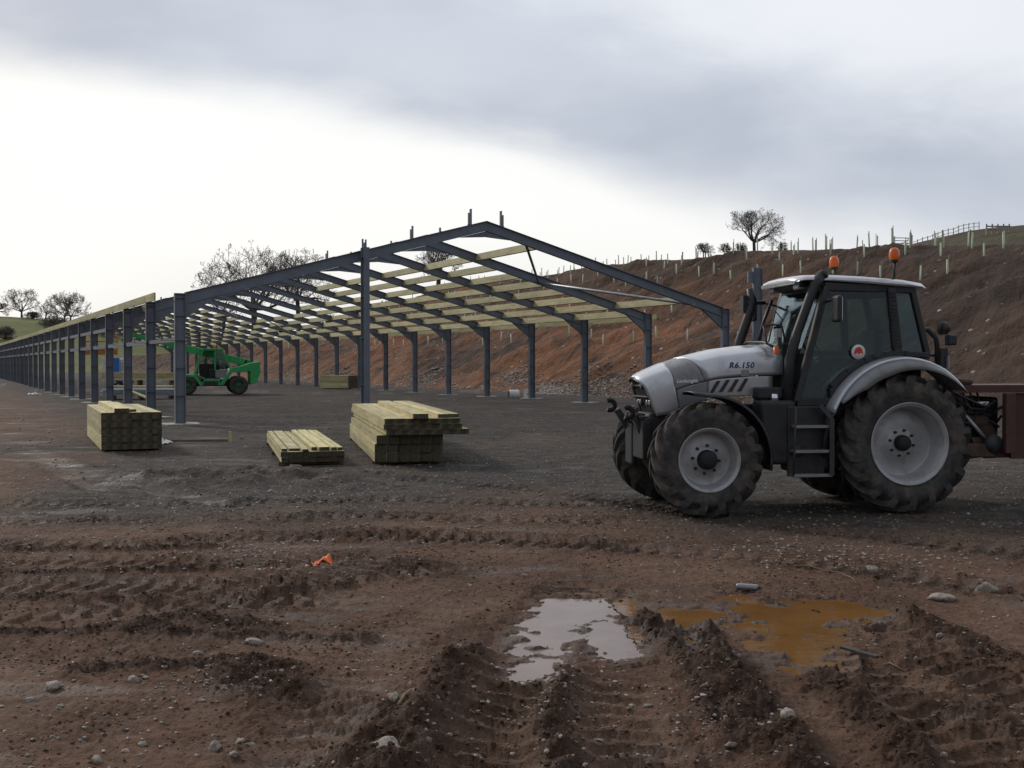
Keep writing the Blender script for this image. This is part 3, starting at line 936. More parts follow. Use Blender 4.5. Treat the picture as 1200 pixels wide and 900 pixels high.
cand = np.nonzero((np.hypot(GX, GY) > 4.2) & (np.hypot(GX, GY) < 15) & (np.abs(np.arctan2(GX, GY)) < R(28)))[0]
wgt = (0.10 + GC[cand] + 0.8 * sstep(fbm(GX[cand] * .8, GY[cand] * .8, 3, 95), 0, .4)) * (1 - 0.8 * GT[cand]) * (1 - 0.7 * WET[cand]) * np.hypot(GX, GY)[cand] ** 1.5
for i in _rs.choice(cand, 15000, p=wgt / wgt.sum()):
    pts.append((GX[i], GY[i], GZ[i])); sz.append(0.005 + 0.014 * _rs.rand() ** 2.5)
scatter('mud_crumbs', pts, sz, [0] * len(pts), M['clod'], _peb, sink=0.45)

# single stones one can point at: photo x, y, width in px, flatness, label
STONES = [
    (1165, 694, 32, 0.8, 'large round brown boulder beside the rut at the right edge'),
    (1112, 703, 36, 0.3, 'flat pale stone slab left of the round brown boulder'),
    (926, 866, 20, 0.9, 'upright tan stone on the clod ridge below the ochre puddle'),
    (452, 906, 46, 0.5, 'big half buried pale boulder at the bottom centre edge'),
    (154, 803, 17, 0.6, 'whitish oval stone on plain mud, left half'),
    (56, 812, 27, 0.45, 'pale long stone with a smaller one in front, far left'),
    (31, 826, 17, 0.4, 'small flat stone in front of the long pale one, far left'),
    (293, 760, 28, 0.35, 'flat peach coloured stone on smooth mud left of centre'),
    (249, 882, 18, 0.8, 'grey chunky stone, largest of the bottom left cluster'),
    (278, 876, 13, 0.6, 'dark grey stone, rear one of the bottom left cluster'),
    (290, 879, 14, 0.5, 'dark grey flat stone right of the bottom left cluster'),
    (271, 894, 15, 0.6, 'grey stone at the very bottom of the left cluster'),
    (163, 876, 13, 0.5, 'white oval pebble alone near the bottom left'),
    (142, 884, 13, 0.5, 'cream flat pebble at the bottom left edge'),
    (108, 897, 18, 0.5, 'cream stone cut by the bottom edge of the photo'),
    (229, 773, 12, 0.5, 'flat pinkish pebble up the slope from the peach stone'),
    (461, 830, 17, 0.8, 'pale block stone beside a short stick on the ridge'),
    (860, 880, 17, 0.6, 'pale stone in the clods at the bottom right'),
    (893, 868, 14, 0.5, 'small tan stone left of the upright tan stone'),
    (1024, 668, 22, 0.6, 'brown rock at the end of the thin branch'),
    (645, 800, 14, 0.7, 'grey stone in the cluster below the grey puddle'),
    (657, 803, 12, 0.5, 'slanted white stone in the cluster below the grey puddle'),
    (632, 798, 13, 0.6, 'dark stone at the left of the cluster below the grey puddle'),
    (760, 822, 12, 0.6, 'round grey stone on the right bank of the centre rut'),
    (1105, 748, 10, 0.8, 'bluish round pebble in the right hand rut'),
    (1110, 876, 12, 0.7, 'rounded grey stone near the bottom right corner'),
    (1125, 883, 13, 0.6, 'beige stone beside the rounded grey one, bottom right'),
    (167, 800, 9, 0.6, 'tiny white stone behind the whitish oval one'),
    (615, 676, 10, 0.5, 'pale stone above the grey puddle'),
    (400, 660, 10, 0.5, 'grey stone beside the orange plastic scrap'),
]
for i, (x, y, w, fl, lab) in enumerate(STONES):
    p = gp(x, y)
    s_ = w * p.y / FOC / 2
    me = rock_mesh('stone', 300 + i, 3, fl * 1.1, 0.3)
    o = link('stone', me, M['stone'])
    z = ground_z(p.x, p.y + s_ * 0.5)
    o.location = (p.x, p.y + s_ * 0.5, z + s_ * fl * (0.30 if w < 40 else -0.05))
    o.scale = (s_, s_, s_)
    o.rotation_euler = (rnd.uniform(-.2, .2), rnd.uniform(-.2, .2), rnd.uniform(-.5, .5))
    tag(o, lab, 'stone')
# rubble tipped along the foot of the bank
pts, sz, tn = [], [], []
heaps = [(690, 458, 4.5, 1.6), (735, 456, 4.0, 1.8), (655, 463, 2.5, 0.9), (606, 449, 2.6, 1.0), (500, 448, 3.2, 1.3), (640, 463, 2.0, 0.8), (400, 444, 4, 1.2), (340, 443, 5, 1.2)]
for (hx, hy, su, sv) in heaps:
    c = bank_hit(hx, hy - 4)
    if c is None:
        continue
    for _ in range(520):
        a, b_ = _rs.normal(0, 0.5), _rs.normal(0, 0.5)
        q = c + AX * (a * su) + BX * (b_ * sv + 0.5 * a * 0.6)
        z = max(float(bank_z(q.x, q.y)), ground_z(q.x, q.y))
        pts.append((q.x, q.y, z)); sz.append(0.05 + 0.09 * _rs.rand() ** 2); tn.append(0.15 + 0.55 * _rs.rand())
for _ in range(500):
    q = AX * _rs.uniform(28, 150) + BX * (VFOOT + _rs.normal(0, 0.35))
    z = max(float(bank_z(q.x, q.y)), ground_z(q.x, q.y))
    pts.append((q.x, q.y, z)); sz.append(0.06 + 0.10 * _rs.rand() ** 2); tn.append(0.35 + 0.6 * _rs.rand())
for _ in range(700):
    q = AX * _rs.uniform(5, 130) + BX * (VFOOT + 16 * _rs.rand() ** 1.3)
    pts.append((q.x, q.y, float(bank_z(q.x, q.y)))); sz.append(0.03 + 0.10 * _rs.rand() ** 4); tn.append(0.2 + 0.7 * _rs.rand())
scatter('rubble', pts, sz, tn, M['pebble'], _peb)
for me in _peb + _cp:
    bpy.data.meshes.remove(me)

# ------------------------------------------------------------------ steel shed frame
NF = 23
shed = thing('shed_frame', 'long grey steel portal shed frame with pale timber purlins, still unclad', 'building frame', (SX0, SY0, 0), PHI + math.pi / 2)
# local axes: x along the building, y = -across, z up
def SL(u, t, z):                      # (along, fraction across, height) in shed coordinates
    return Vector((u, -t * SPAN, z))
def isec(h, b, tf=0.018, tw=0.012):   # I outline: across = flange width direction, up = depth
    return [(-b/2, -h/2), (b/2, -h/2), (b/2, -h/2+tf), (tw/2, -h/2+tf), (tw/2, h/2-tf), (b/2, h/2-tf), (b/2, h/2), (-b/2, h/2), (-b/2, h/2-tf), (-tw/2, h/2-tf), (-tw/2, -h/2+tf), (-b/2, -h/2+tf)]
SLP = math.atan2(APEX - EAVE, SPAN / 2)
CD, RD, FW = 0.32, 0.34, 0.17
def column_mesh(sgn):
    m = MB()
    m.beam((0, 0, -0.05), (0, 0, EAVE + 0.10), 0, 0, up=(0, 1, 0), sec=isec(CD, FW))
    for z in (0.9, 1.75, 2.6, 3.35, EAVE - 0.02):
        m.box((0, 0, z), (FW - 0.012, CD - 0.04, 0.014))
    m.box((0, 0, 0.012), (0.34, 0.46, 0.03))
    m.box((0, 0, EAVE + 0.112), (FW, CD, 0.02))
    return m.mesh('column')
colm = column_mesh(1)
# rafter: local x runs from the eave to the ridge
RL = (SPAN / 2) / math.cos(SLP)
def rafter_mesh():
    m = MB()
    m.beam((CD / 2 / math.cos(SLP), 0, 0), (RL - 0.003, 0, 0), 0, 0, up=(0, 0, 1), sec=isec(RD, FW))
    m.v = [(x + z * math.tan(SLP), y, z) for x, y, z in m.v]          # ends cut upright
    return m.mesh('rafter')
rafm = rafter_mesh()
def raf_local(hx, vz):               # (horizontal, vertical) from the eave point -> rafter axes
    return (hx * math.cos(SLP) + vz * math.sin(SLP), -hx * math.sin(SLP) + vz * math.cos(SLP))
_rb = lambda hx: hx * math.tan(SLP) - (RD / 2 + 0.004) / math.cos(SLP)
hm = MB().prism([raf_local(CD / 2 + 0.003, _rb(CD / 2)), raf_local(1.15, _rb(1.15)), raf_local(CD / 2 + 0.003, _rb(CD / 2) - 0.46)], -0.05, 0.05).prism([raf_local(CD / 2 + 0.002, _rb(CD / 2) - 0.5), raf_local(CD / 2 + 0.024, _rb(CD / 2) - 0.5), raf_local(CD / 2 + 0.024, _rb(CD / 2) + RD + 0.02), raf_local(CD / 2 + 0.002, _rb(CD / 2) + RD + 0.02)], -0.11, 0.11).mesh('haunch')
am = MB().prism([(RL - 1.1, -RD / 2 - 0.004), (RL - 0.05, -RD / 2 - 0.004), (RL - 0.11, -RD / 2 - 0.20)], -0.05, 0.05).mesh('apex_haunch')
cm_ = MB()
cm_.box((0, 0.0, 0), (0.10, 0.42, 0.012)); cm_.box((0, -0.19, 0.05), (0.10, 0.03, 0.12))
cleatm = cm_.mesh('cleat')
rp = MB()
rp.box((0, 0, 0.26), (0.10, 0.05, 0.56)); rp.box((0, 0.075, 0.19), (0.09, 0.035, 0.42)); rp.box((0, 0.03, 0.0), (0.12, 0.16, 0.02))
rpm = rp.mesh('ridge_post')
for me in (colm, rafm, hm, am, cleatm, rpm):
    me.materials.append(M['steel'])
def shed_part(name, me, loc, rot=(0, 0, 0), parent=shed):
    o = bpy.data.objects.new(name, me)
    COL.objects.link(o)
    o.parent = parent
    o.location = loc
    o.rotation_euler = rot
    return o
for n in range(NF):
    u = n * BAY
    for t, sg in ((0.0, -1), (1.0, 1)):
        c = shed_part('column', colm, SL(u, t, 0))
        if n < 16:
            for z in (EAVE - 0.12, 2.6):
                shed_part('cleat', cleatm, (0, -sg * (CD / 2 + 0.2), z), (0, 0, 0 if sg > 0 else math.pi), c)
        # rafter frame: x axis towards the ridge
        base = SL(u, t, EAVE - 0.06)
        ro = shed_part('rafter', rafm, base, Matrix(((0, 1 if sg < 0 else -1, 0), (-1 if sg < 0 else 1, 0, 0), (0, 0, 1))).to_euler())
        ro.rotation_euler = (Matrix.Rotation(-math.pi / 2 if sg < 0 else math.pi / 2, 3, 'Z') @ Matrix.Rotation(-SLP, 3, 'Y')).to_euler()
        shed_part('haunch', hm, (0, 0, 0), (0, 0, 0), ro)
        shed_part('apex_haunch', am, (0, 0, 0), (0, 0, 0), ro)
        pz = EAVE - 0.06 + (APEX - EAVE) * (1 - 0.056) + RD / 2 / math.cos(SLP)
        shed_part('ridge_post', rpm, SL(u, 0.5 - 0.028 if t == 0 else 0.5 + 0.028, pz), (0, 0, 0 if sg < 0 else math.pi))
fpm = MB().prism([(-0.55, -0.5), (0.5, -0.6), (0.62, 0.45), (0.1, 0.6), (-0.6, 0.5)], -0.06, 0.02, 'XY').mesh('footing'); fpm.materials.append(M['concrete'])
for n in range(9):
    for t in (0.0, 1.0):
        w = Vector((SX0, SY0, 0)) + AX * (n * BAY) + BX * (t * SPAN)
        shed_part('footing', fpm, SL(n * BAY, t, max(ground_z(w.x, w.y), -0.02) + 0.012), (0, 0, n * 1.9))
# gable post a third of the way across the front frame
tg = 0.0
for k in range(400):
    tg = k / 400
    q = Vector((SX0, SY0, 0)) + BX * (tg * SPAN) - AX * 0.3
    if 600 + FOC * q.x / q.y > 428:
        break
gpz = EAVE + (APEX - EAVE) * tg * 2 + 0.16
m = MB().beam((0, 0, -0.05), (0, 0, gpz + 0.02), 0, 0, up=(1, 0, 0), sec=isec(0.33, 0.2))
for z in (1.2, 2.75, 4.1, gpz - 0.3):
    m.box((0, 0, z), (0.30, 0.19, 0.014))
m.box((0, 0, 0.012), (0.46, 0.34, 0.03))
m.box((0.1, 0.05, gpz + 0.16), (0.05, 0.05, 0.3)); m.box((0.02, -0.02, gpz + 0.10), (0.05, 0.05, 0.18))
go = m.build('gable_post', M['steel'], shed)
go.location = SL(-0.27, tg, 0)
go['label'] = 'tall grey gable post bolted to the front rafter'
# purlins, hung between the rafters
PL = BAY - 0.04
pm = MB().box((0, 0, 0), (PL, 0.075, 0.29)).mesh('purlin'); pm.materials.append(M['purlin'])
ROWS = [0.21, 0.315, 0.42, 0.525, 0.63, 0.735, 0.84, 0.945]
def purlin_pose(u, f, right):
    """f measured from the ridge to the eave"""
    t = 0.5 + 0.5 * f if right else 0.5 - 0.5 * f
    z = EAVE - 0.06 + (APEX - EAVE) * (1 - f) + (RD / 2 - 0.13) / math.cos(SLP)
    tilt = SLP if right else -SLP
    return SL(u, t, z), (tilt, 0, 0)
todo = []
for b in range(NF - 1):
    for right in (True, False):
        for ri, f in enumerate(ROWS):
            if b == 0 and right and ri not in (0, 6):
                continue
            if 5 <= b <= 9 and ri < 2 + (b > 6):
                continue
            if b == 0 and not right and ri > 4:
                continue
            todo.append((b, right, f))
single, rest = todo[:290], todo[290:]
for b, right, f in single:
    l, r_ = purlin_pose((b + 0.5) * BAY, f, right)
    shed_part('purlin', pm, l, r_)
if rest:
    m = MB()
    for b, right, f in rest:
        l, r_ = purlin_pose((b + 0.5) * BAY, f, right)
        m.box(l, (PL, 0.075, 0.29), Matrix.Rotation(r_[0], 3, 'X'))
    o = m.build('purlin', M['purlin'], shed); o['kind'] = 'stuff'
# eave boards outside both column rows (left row starts a third of a bay past the corner)
for b in range(NF - 1):
    L = BAY - 0.006
    if b == 0:
        me = MB().box((0, 0, 0), (BAY * 0.30, 0.07, 0.26)).mesh('eave_board'); me.materials.append(M['purlin'])
        shed_part('eave_board', me, SL(BAY * 0.85, 0, EAVE + 0.22) + Vector((0, CD / 2 - 0.04, 0)))
        em = MB().box((0, 0, 0), (L, 0.07, 0.26)).mesh('eave_board'); em.materials.append(M['purlin'])
    else:
        shed_part('eave_board', em, SL((b + 0.5) * BAY, 0, EAVE + 0.22) + Vector((0, CD / 2 - 0.04, 0)))
    if b > 0:
        shed_part('eave_board', em, SL((b + 0.5) * BAY, 1, EAVE - 0.02) + Vector((0, -CD / 2 - 0.30, 0)))
# dark steel side rails along the left columns
rm = MB().beam((-PL / 2, 0, 0), (PL / 2, 0, 0), 0.06, 0.15).mesh('side_rail'); rm.materials.append(M['steel'])
for b in range(1, NF - 1):
    for z in ((3.35, 2.62) if b > 2 else (2.62,)):
        shed_part('side_rail', rm, SL((b + 0.5) * BAY, 0, z) + Vector((0, 0.06, 0)))
rm2 = MB().beam((-PL / 2, 0, 0), (PL / 2, 0, 0), 0.05, 0.12).mesh('side_rail'); rm2.materials.append(M['steel'])
shed_part('side_rail', rm2, SL(0.5 * BAY, 0, 2.62) + Vector((0, 0.06, 0)))
def raf_pt(u, t, dz=-0.1):
    f = abs(t - 0.5) * 2
    return SL(u, t, EAVE - 0.06 + (APEX - EAVE) * (1 - f) + dz)
def brace(a, b, r_, m_):
    MB().tube([a, b], r_, 8).build('brace', m_, shed)
brace(raf_pt(0, 0.575), raf_pt(BAY, 0.74), 0.05, M['steel'])
brace(raf_pt(BAY, 0.745), raf_pt(0, 0.93), 0.055, M['galv'])
for b in (9, 14):
    brace(raf_pt(b * BAY, 0.72), raf_pt((b + 1) * BAY, 0.90), 0.05, M['galv'])
    brace(raf_pt(b * BAY, 0.54), raf_pt((b + 1) * BAY, 0.70), 0.05, M['galv'])

# lone post standing to the right of the shed
q = px(887, 470, 41.0)
topz = EYE + (HORY - 314) / FOC * 41
m = MB().beam((0, 0, -0.05), (0, 0, topz), 0, 0, up=(0, 1, 0), sec=isec(0.34, 0.19))
m.box((0, 0, 0.012), (0.34, 0.5, 0.03))
pt = thing('steel_post', 'tall grey steel post standing behind the tractor exhaust, right of the frame', 'steel post', (q.x, q.y, 0), PHI + R(70))
m.build('post', M['steel'], pt)
m = MB(); m.box((0, -0.3, topz - 0.72), (0.10, 0.5, 0.05)); m.box((0, 0.24, topz - 0.35), (0.10, 0.25, 0.4))
m.build('cleat', M['steel'], pt)

# ------------------------------------------------------------------ stacks of timber
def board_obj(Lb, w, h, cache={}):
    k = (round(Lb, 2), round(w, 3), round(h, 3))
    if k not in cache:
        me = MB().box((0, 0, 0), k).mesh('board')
        me.materials.append(M['timber']); me.materials.append(M['endgrain_shade'])
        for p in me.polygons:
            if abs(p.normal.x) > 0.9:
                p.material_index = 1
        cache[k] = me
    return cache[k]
def stack(name, label, corner, ang, Lb, rows, group='stacks of sawn timber', z0=0.10, bearers=True):
    """corner: front left ground point; ang: heading of the boards from +Y towards -X; rows: (count, width, height, x shift, length shift)"""
    t = thing(name, label, 'timber stack', (corner.x, corner.y, 0), ang + math.pi / 2, group)
    # local x = along the boards away from the camera, local y = to the left, so boards spread to -y
    z = z0
    rs = random.Random(len(label))
    for (cnt, w, h, sh, ls) in rows:
        for i in range(cnt):
            o = bpy.data.objects.new('board', board_obj(Lb, w - 0.004, h - 0.003))
            COL.objects.link(o)
            o.parent = t
            o.location = (Lb / 2 + ls + rs.uniform(-0.03, 0.03), -(sh + w * (i + 0.5)), z + h / 2)
        z += h
    if bearers:
        W_ = max(c * w for c, w, _, _, _ in rows)
        me = MB().box((0, 0, 0), (0.09, W_ + 0.05, z0 + 0.04)).mesh('bearer'); me.materials.append(M['oldwood'])
        for x in (0.35, Lb / 2, Lb - 0.35):
            o = bpy.data.objects.new('bearer', me); COL.objects.link(o); o.parent = t
            o.location = (x, -W_ / 2, (z0 - 0.04) / 2)
    return t, z
def loose(label, parent_t, loc, L_, w, h, rz=0.0):
    o = bpy.data.objects.new('loose_board', board_obj(L_, w, h))
    COL.objects.link(o)
    mw = Matrix.Translation(parent_t.location) @ Matrix.Rotation(parent_t.rotation_euler.z, 4, 'Z')
    o.location = mw @ Vector(loc)
    o.rotation_euler = (0, 0, parent_t.rotation_euler.z + rz)
    tag(o, label, 'board')
    return o
sa, za = stack('timber_stack', 'tall squared stack of pale timber nearest the left column row', gp(118, 530), R(24), 5.3, [(6, 0.208, 0.160, 0, 0)] * 5, z0=0.04, bearers=False)
loose('thick loose plank lying on top of the left timber stack', sa, (2.6, -0.42, za + 0.045), 5.2, 0.30, 0.085)
loose('second loose plank on the left timber stack, lying beside the thick one', sa, (2.75, -0.66, za + 0.03), 5.0, 0.16, 0.055)
sb, zb = stack('timber_stack', 'low timber stack with staggered boards between the two tall stacks', gp(328.5, 547), R(15), 5.7, [(9, 0.128, 0.100, 0.01, 0), (9, 0.130, 0.100, 0, 0)], z0=0.07)
for i, (yy, ww, dx, hh) in enumerate([(0.07, 0.10, 0.02, 0.05), (0.26, 0.20, 0.12, 0.045), (0.45, 0.11, -0.05, 0.04), (0.62, 0.10, 0.10, 0.065), (0.80, 0.19, 0.0, 0.07), (0.98, 0.10, 0.04, 0.06), (1.10, 0.09, 0.07, 0.055)]):
    names = ['leftmost', 'second from the left, broad', 'third from the left', 'middle', 'broad fifth', 'sixth', 'rightmost']
    loose('%s loose board on top of the low timber stack' % names[i], sb, (2.85 + dx, -yy, zb + hh / 2 + 0.002), 5.6, ww, hh)
sc_, zc = stack('timber_stack', 'lower pack of timber under the wide overhanging pack', gp(439, 545), R(12), 7.2, [(6, 0.213, 0.17, 0.0, 0.0), (6, 0.213, 0.17, 0, 0.01), (6, 0.208, 0.165, 0.03, -0.03)], z0=0.05)
c2 = gp(437, 545) + Vector((math.cos(R(12)), math.sin(R(12)), 0)) * 0.17 + Vector((-math.sin(R(12)), math.cos(R(12)), 0)) * -0.25
su, zu = stack('timber_stack', 'wide overhanging pack of timber on top of the lower pack', c2, R(12.5), 7.9, [(7, 0.222, 0.105, 0.05, -0.03), (7, 0.212, 0.10, 0.0, 0), (7, 0.205, 0.10, 0.02, 0.03)], z0=zc + 0.012, bearers=False)
loose('long loose board lying on the wide top pack, left of its step', su, (3.6, -0.72, zu + 0.045 - 0.0), 7.4, 0.285, 0.09, R(-0.6))
loose('left board of the raised pair on the right of the top pack', su, (3.9, -1.14, zu + 0.036), 7.5, 0.20, 0.07)
loose('right board of the raised pair at the edge of the top pack', su, (3.95, -1.35, zu + 0.036), 7.5, 0.20, 0.07)
sd_, zd = stack('timber_stack', 'far small timber stack standing between the tall post and the column row', gp(408, 456), R(100), 2.5, [(6, 0.20, 0.19, 0, 0)] * 5, z0=0.05, bearers=True)
sd_.rotation_euler.z = R(153)

# ------------------------------------------------------------------ tractor
# local axes: x forward, y to its left (towards the camera), z up; origin on the ground under the rear axle
TR = thing('tractor', 'silver and grey tractor with black cab pillars and big muddy tyres, parked on the right', 'tractor', (4.9095, 15.1505, -0.015), math.pi + R(9))
WB = 2.67
def tyre_mesh(Rad, rim, wid, n_lug, lug_h, flip=1):
    m = MB()
    h = wid / 2
    prof = [(-h * 0.78, rim - 0.01), (-h * 0.93, rim + 0.05), (-h * 1.02, rim + (Rad - rim) * 0.40), (-h * 1.03, rim + (Rad - rim) * 0.58), (-h * 0.98, Rad - lug_h - 0.075), (-h * 0.90, Rad - lug_h - 0.03),
            (-h * 0.5, Rad - lug_h), (0, Rad - lug_h + 0.006), (h * 0.5, Rad - lug_h), (h * 0.90, Rad - lug_h - 0.03), (h * 0.98, Rad - lug_h - 0.075), (h * 1.03, rim + (Rad - rim) * 0.58),
            (h * 1.02, rim + (Rad - rim) * 0.40), (h * 0.93, rim + 0.05), (h * 0.78, rim - 0.01)]
    m.lathe(prof, n=64)
    def rad(y):
        ys = [p[0] for p in prof[2:13]]; rs_ = [p[1] for p in prof[2:13]]
        return float(np.interp(y, ys, rs_))
    for sd in (-1, 1):
        for k in range(n_lug):
            a0 = 2 * math.pi * (k + (0.5 if sd > 0 else 0)) / n_lug
            dl = 2 * math.pi / n_lug * 1.15
            rows = []
            for t, yy, hh in ((0, -0.02, 1.0), (0.25, 0.24, 1.0), (0.5, 0.50, 1.0), (0.75, 0.76, 0.97), (0.93, 0.965, 0.75), (1.0, 1.045, 0.28), (1.01, 1.05, -0.3)):
                y = sd * yy * h
                a = a0 - flip * dl * (t ** 0.85)
                if hh > 0.8:
                    rb = min(rad(y), Rad - lug_h); rt = Rad - 0.006 * (1 - hh) / 0.03 - 0.012 * yy ** 2
                else:
                    rt = rim + (Rad - rim) * (0.64 + 0.36 * hh * 0.93) if hh > 0 else rim + (Rad - rim) * 0.50
                    rb = rt - 0.05
                    if yy > 1.0:
                        rb = rt - 0.02
                wt = 0.030 + 0.012 * t
                wb = wt + 0.016
                row = []
                for (da, r_) in ((-wb, rb - 0.02), (-wt, rt), (wt, rt), (wb, rb - 0.02)):
                    aa = a + da / Rad
                    row.append(Vector((r_ * math.cos(aa), y, r_ * math.sin(aa))))
                rows.append(row)
            m.grid(rows, smooth=False, closed=True)
            nb = len(m.v)
            m.f.append((nb - 28, nb - 27, nb - 26, nb - 25)); m.sm.append(False)
    return m.mesh('tyre')
def rim_mesh(r, w, dish):
    """outer side is +y; dish = how deep the disc sits behind the outer lip"""
    o = w / 2
    m = MB()
    m.lathe([(o - 0.015, r * 0.93), (o + 0.012, r + 0.004), (o + 0.016, r + 0.016), (o, r + 0.02), (o - 0.02, r)], n=64)
    m.lathe([(o + 0.012, r + 0.006), (o - 0.012, r * 0.955), (o - 0.05, r * 0.935), (o - 0.06, r * 0.90), (o - 0.13, r * 0.885), (o - 0.14, r * 0.86), (o - dish, r * 0.845),
             (o - dish - 0.012, r * 0.80), (o - dish + 0.01, r * 0.60), (o - dish + 0.015, r * 0.42), (o - dish + 0.05, r * 0.36), (o - dish + 0.055, r * 0.30), (o - dish + 0.055, 0.0)], n=64)
    m.lathe([(-o, r * 0.995), (-o + 0.03, r * 0.9), (o - dish - 0.02, r * 0.84), (o - dish - 0.025, 0.0)], n=48)
    me = m.mesh('rim'); me.materials.append(M['rim'])
    return me
def hub_mesh(r, w, dish, hr, out):
    o = w / 2
    m = MB().lathe([(o - dish + 0.05, hr), (o - dish + out * 0.7, hr * 0.98), (o - dish + out, hr * 0.80), (o - dish + out + 0.015, hr * 0.45), (o - dish + out + 0.015, 0)], n=28)
    me = m.mesh('hub'); me.materials.append(M['matte'])
    return me
def nut_mesh():
    me = MB().lathe([(0, 0.020), (0.03, 0.018), (0.034, 0.0)], n=6, smooth=False).mesh('wheel_nut'); me.materials.append(M['dark'])
    return me
nutm = nut_mesh()
def wheel(name, tm, rm_, hm_, pos, side, nuts, nr, ny, spin, parent):
    w = bpy.data.objects.new(name, tm); COL.objects.link(w)
    w.parent = parent; w.location = pos
    w.rotation_euler = (0, 0, 0) if side > 0 else (0, 0, math.pi)
    for nm, me in (('rim', rm_), ('hub', hm_)):
        o = bpy.data.objects.new(nm, me); COL.objects.link(o); o.parent = w
    for k in range(nuts):
        a = 2 * math.pi * k / nuts + spin
        o = bpy.data.objects.new('wheel_nut', nutm); COL.objects.link(o); o.parent = w
        o.location = (nr * math.cos(a), ny, nr * math.sin(a))
    return w
RW, RR_, RO = 0.50, 0.885, 0.82
rt_ = tyre_mesh(RR_, 0.515, RW, 18, 0.075); rt_.materials.append(M['rubber'])
rr_m = rim_mesh(0.515, 0.44, 0.27); rh_m = hub_mesh(0.515, 0.44, 0.27, 0.105, 0.16)
for sd in (1, -1):
    wheel('rear_wheel', rt_, rr_m, rh_m, (0, sd * RO, RR_), sd, 8, 0.165, 0.22 - 0.27 + 0.05, 0.2, TR)
FWD, FR, FO = 0.41, 0.715, 0.90
ft_ = tyre_mesh(FR, 0.385, FWD, 16, 0.066); ft_.materials.append(M['rubber'])
fr_m = rim_mesh(0.385, 0.34, 0.17); fh_m = hub_mesh(0.385, 0.34, 0.17, 0.125, 0.17)
for sd in (1, -1):
    wheel('front_wheel', ft_, fr_m, fh_m, (WB, sd * FO, FR), sd, 8, 0.175, 0.17 - 0.17 + 0.02, 0.1, TR)
# valve holes on the rims are dark dots
# --- bonnet surface: x forward, s from the top centre (0) round to the lower edge (1)
def hood_w(x):
    return float(np.interp(x, [1.45, 2.3, 2.75, 3.02, 3.20, 3.29, 3.36], [0.455, 0.44, 0.42, 0.385, 0.35, 0.315, 0.27]))
def hood_top(x):
    return float(np.interp(x, [1.45, 1.9, 2.3, 2.75, 3.02, 3.20, 3.31, 3.36], [2.165, 2.145, 2.095, 1.99, 1.895, 1.82, 1.765, 1.725]))
def hood_bot(x):
    return float(np.interp(x, [1.45, 2.4, 2.7, 2.95, 3.15, 3.36], [1.46, 1.46, 1.38, 1.26, 1.23, 1.26]))
def hood_pt(x, s, side=1, off=0.0):
    w, zt, zb = hood_w(x), hood_top(x), hood_bot(x)
    hs = 0.26 + 0.06 * (3.0 - x) * 0.3
    if s < 0.6:
        a = s / 0.6 * math.pi / 2
        y = w * math.sin(a) ** 0.80
        z = zt - hs * (1 - max(math.cos(a), 0) ** 0.72)
        n = Vector((0, math.sin(a), math.cos(a)))
    else:
        t = (s - 0.6) / 0.4
        y = w * (1 - 0.05 * t * t)
        z = (zt - hs) + (zb - zt + hs) * t
        n = Vector((0, 1, -0.05))
    return Vector((x, side * (y + off * n.y), z + off * n.z))
def nose_back(s):                     # the nose rakes back towards its lower edge
    return 3.36 - 0.22 * max(0, (s - 0.25) / 0.75) ** 1.0
def hood_patch(xa, xb, s0, s1, nx=14, ns=18, off=0.0, sides=(1, -1)):
    m = MB()
    for sd in sides:
        rows = []
        for i in range(ns + 1):
            s = s0 + (s1 - s0) * i / ns
            a, b = xa(s), xb(s)
            rows.append([hood_pt(a + (b - a) * k / nx, s, sd, off) for k in range(nx + 1)])
        m.grid(rows)
    return m
SEAM = 0.715
bn = hood_patch(lambda s: 1.47, lambda s: 2.80 - 0.30 * s / SEAM, 0, SEAM - 0.006).build('bonnet', M['silver'], TR, solid=0.012)
bn['label'] = 'smooth silver bonnet top with dark model lettering'
hood_patch(lambda s: 2.808 - 0.30 * s / SEAM, lambda s: nose_back(s) - 0.30 - 0.10 * (1 - s), 0, SEAM, off=-0.003).build('front_panel', M['grey'], TR, solid=0.012)
for sd in (1, -1):
    hood_patch(lambda s: 2.475, lambda s: nose_back(s) - 0.308 - 0.10 * (1 - s), SEAM + 0.005, 1, off=-0.004, sides=(sd,)).build('lower_panel', M['grey'], TR, solid=0.012)
    hood_patch(lambda s: 1.60, lambda s: 2.468, SEAM + 0.006, 0.97, off=-0.010, sides=(sd,)).build('side_panel', M['silver'], TR, solid=0.010)
nose = hood_patch(lambda s: nose_back(s) - 0.296 - 0.10 * (1 - s), lambda s: nose_back(s), 0, 1, off=0.002).build('nose', M['silver'], TR, solid=0.014)
# black slanted louvres cut in the side panel
for k in range(4):
    for sd in (1, -1):
        x0 = 2.33 - 0.125 * k
        a = hood_pt(x0 + 0.05, SEAM + 0.02, sd, 0.004); b = hood_pt(x0 + 0.13, 0.955, sd, 0.004)
        a, b = hood_pt(x0, SEAM + 0.03, sd, 0.003), hood_pt(x0 + 0.10, 0.91, sd, 0.003)
        q = MB().prism([(a.x - 0.024, a.z), (a.x + 0.024, a.z), (b.x + 0.024, b.z), (b.x - 0.024, b.z)], a.y - 0.008 * sd, a.y + 0.004 * sd)
        q.build('louvre', M['black'], TR)
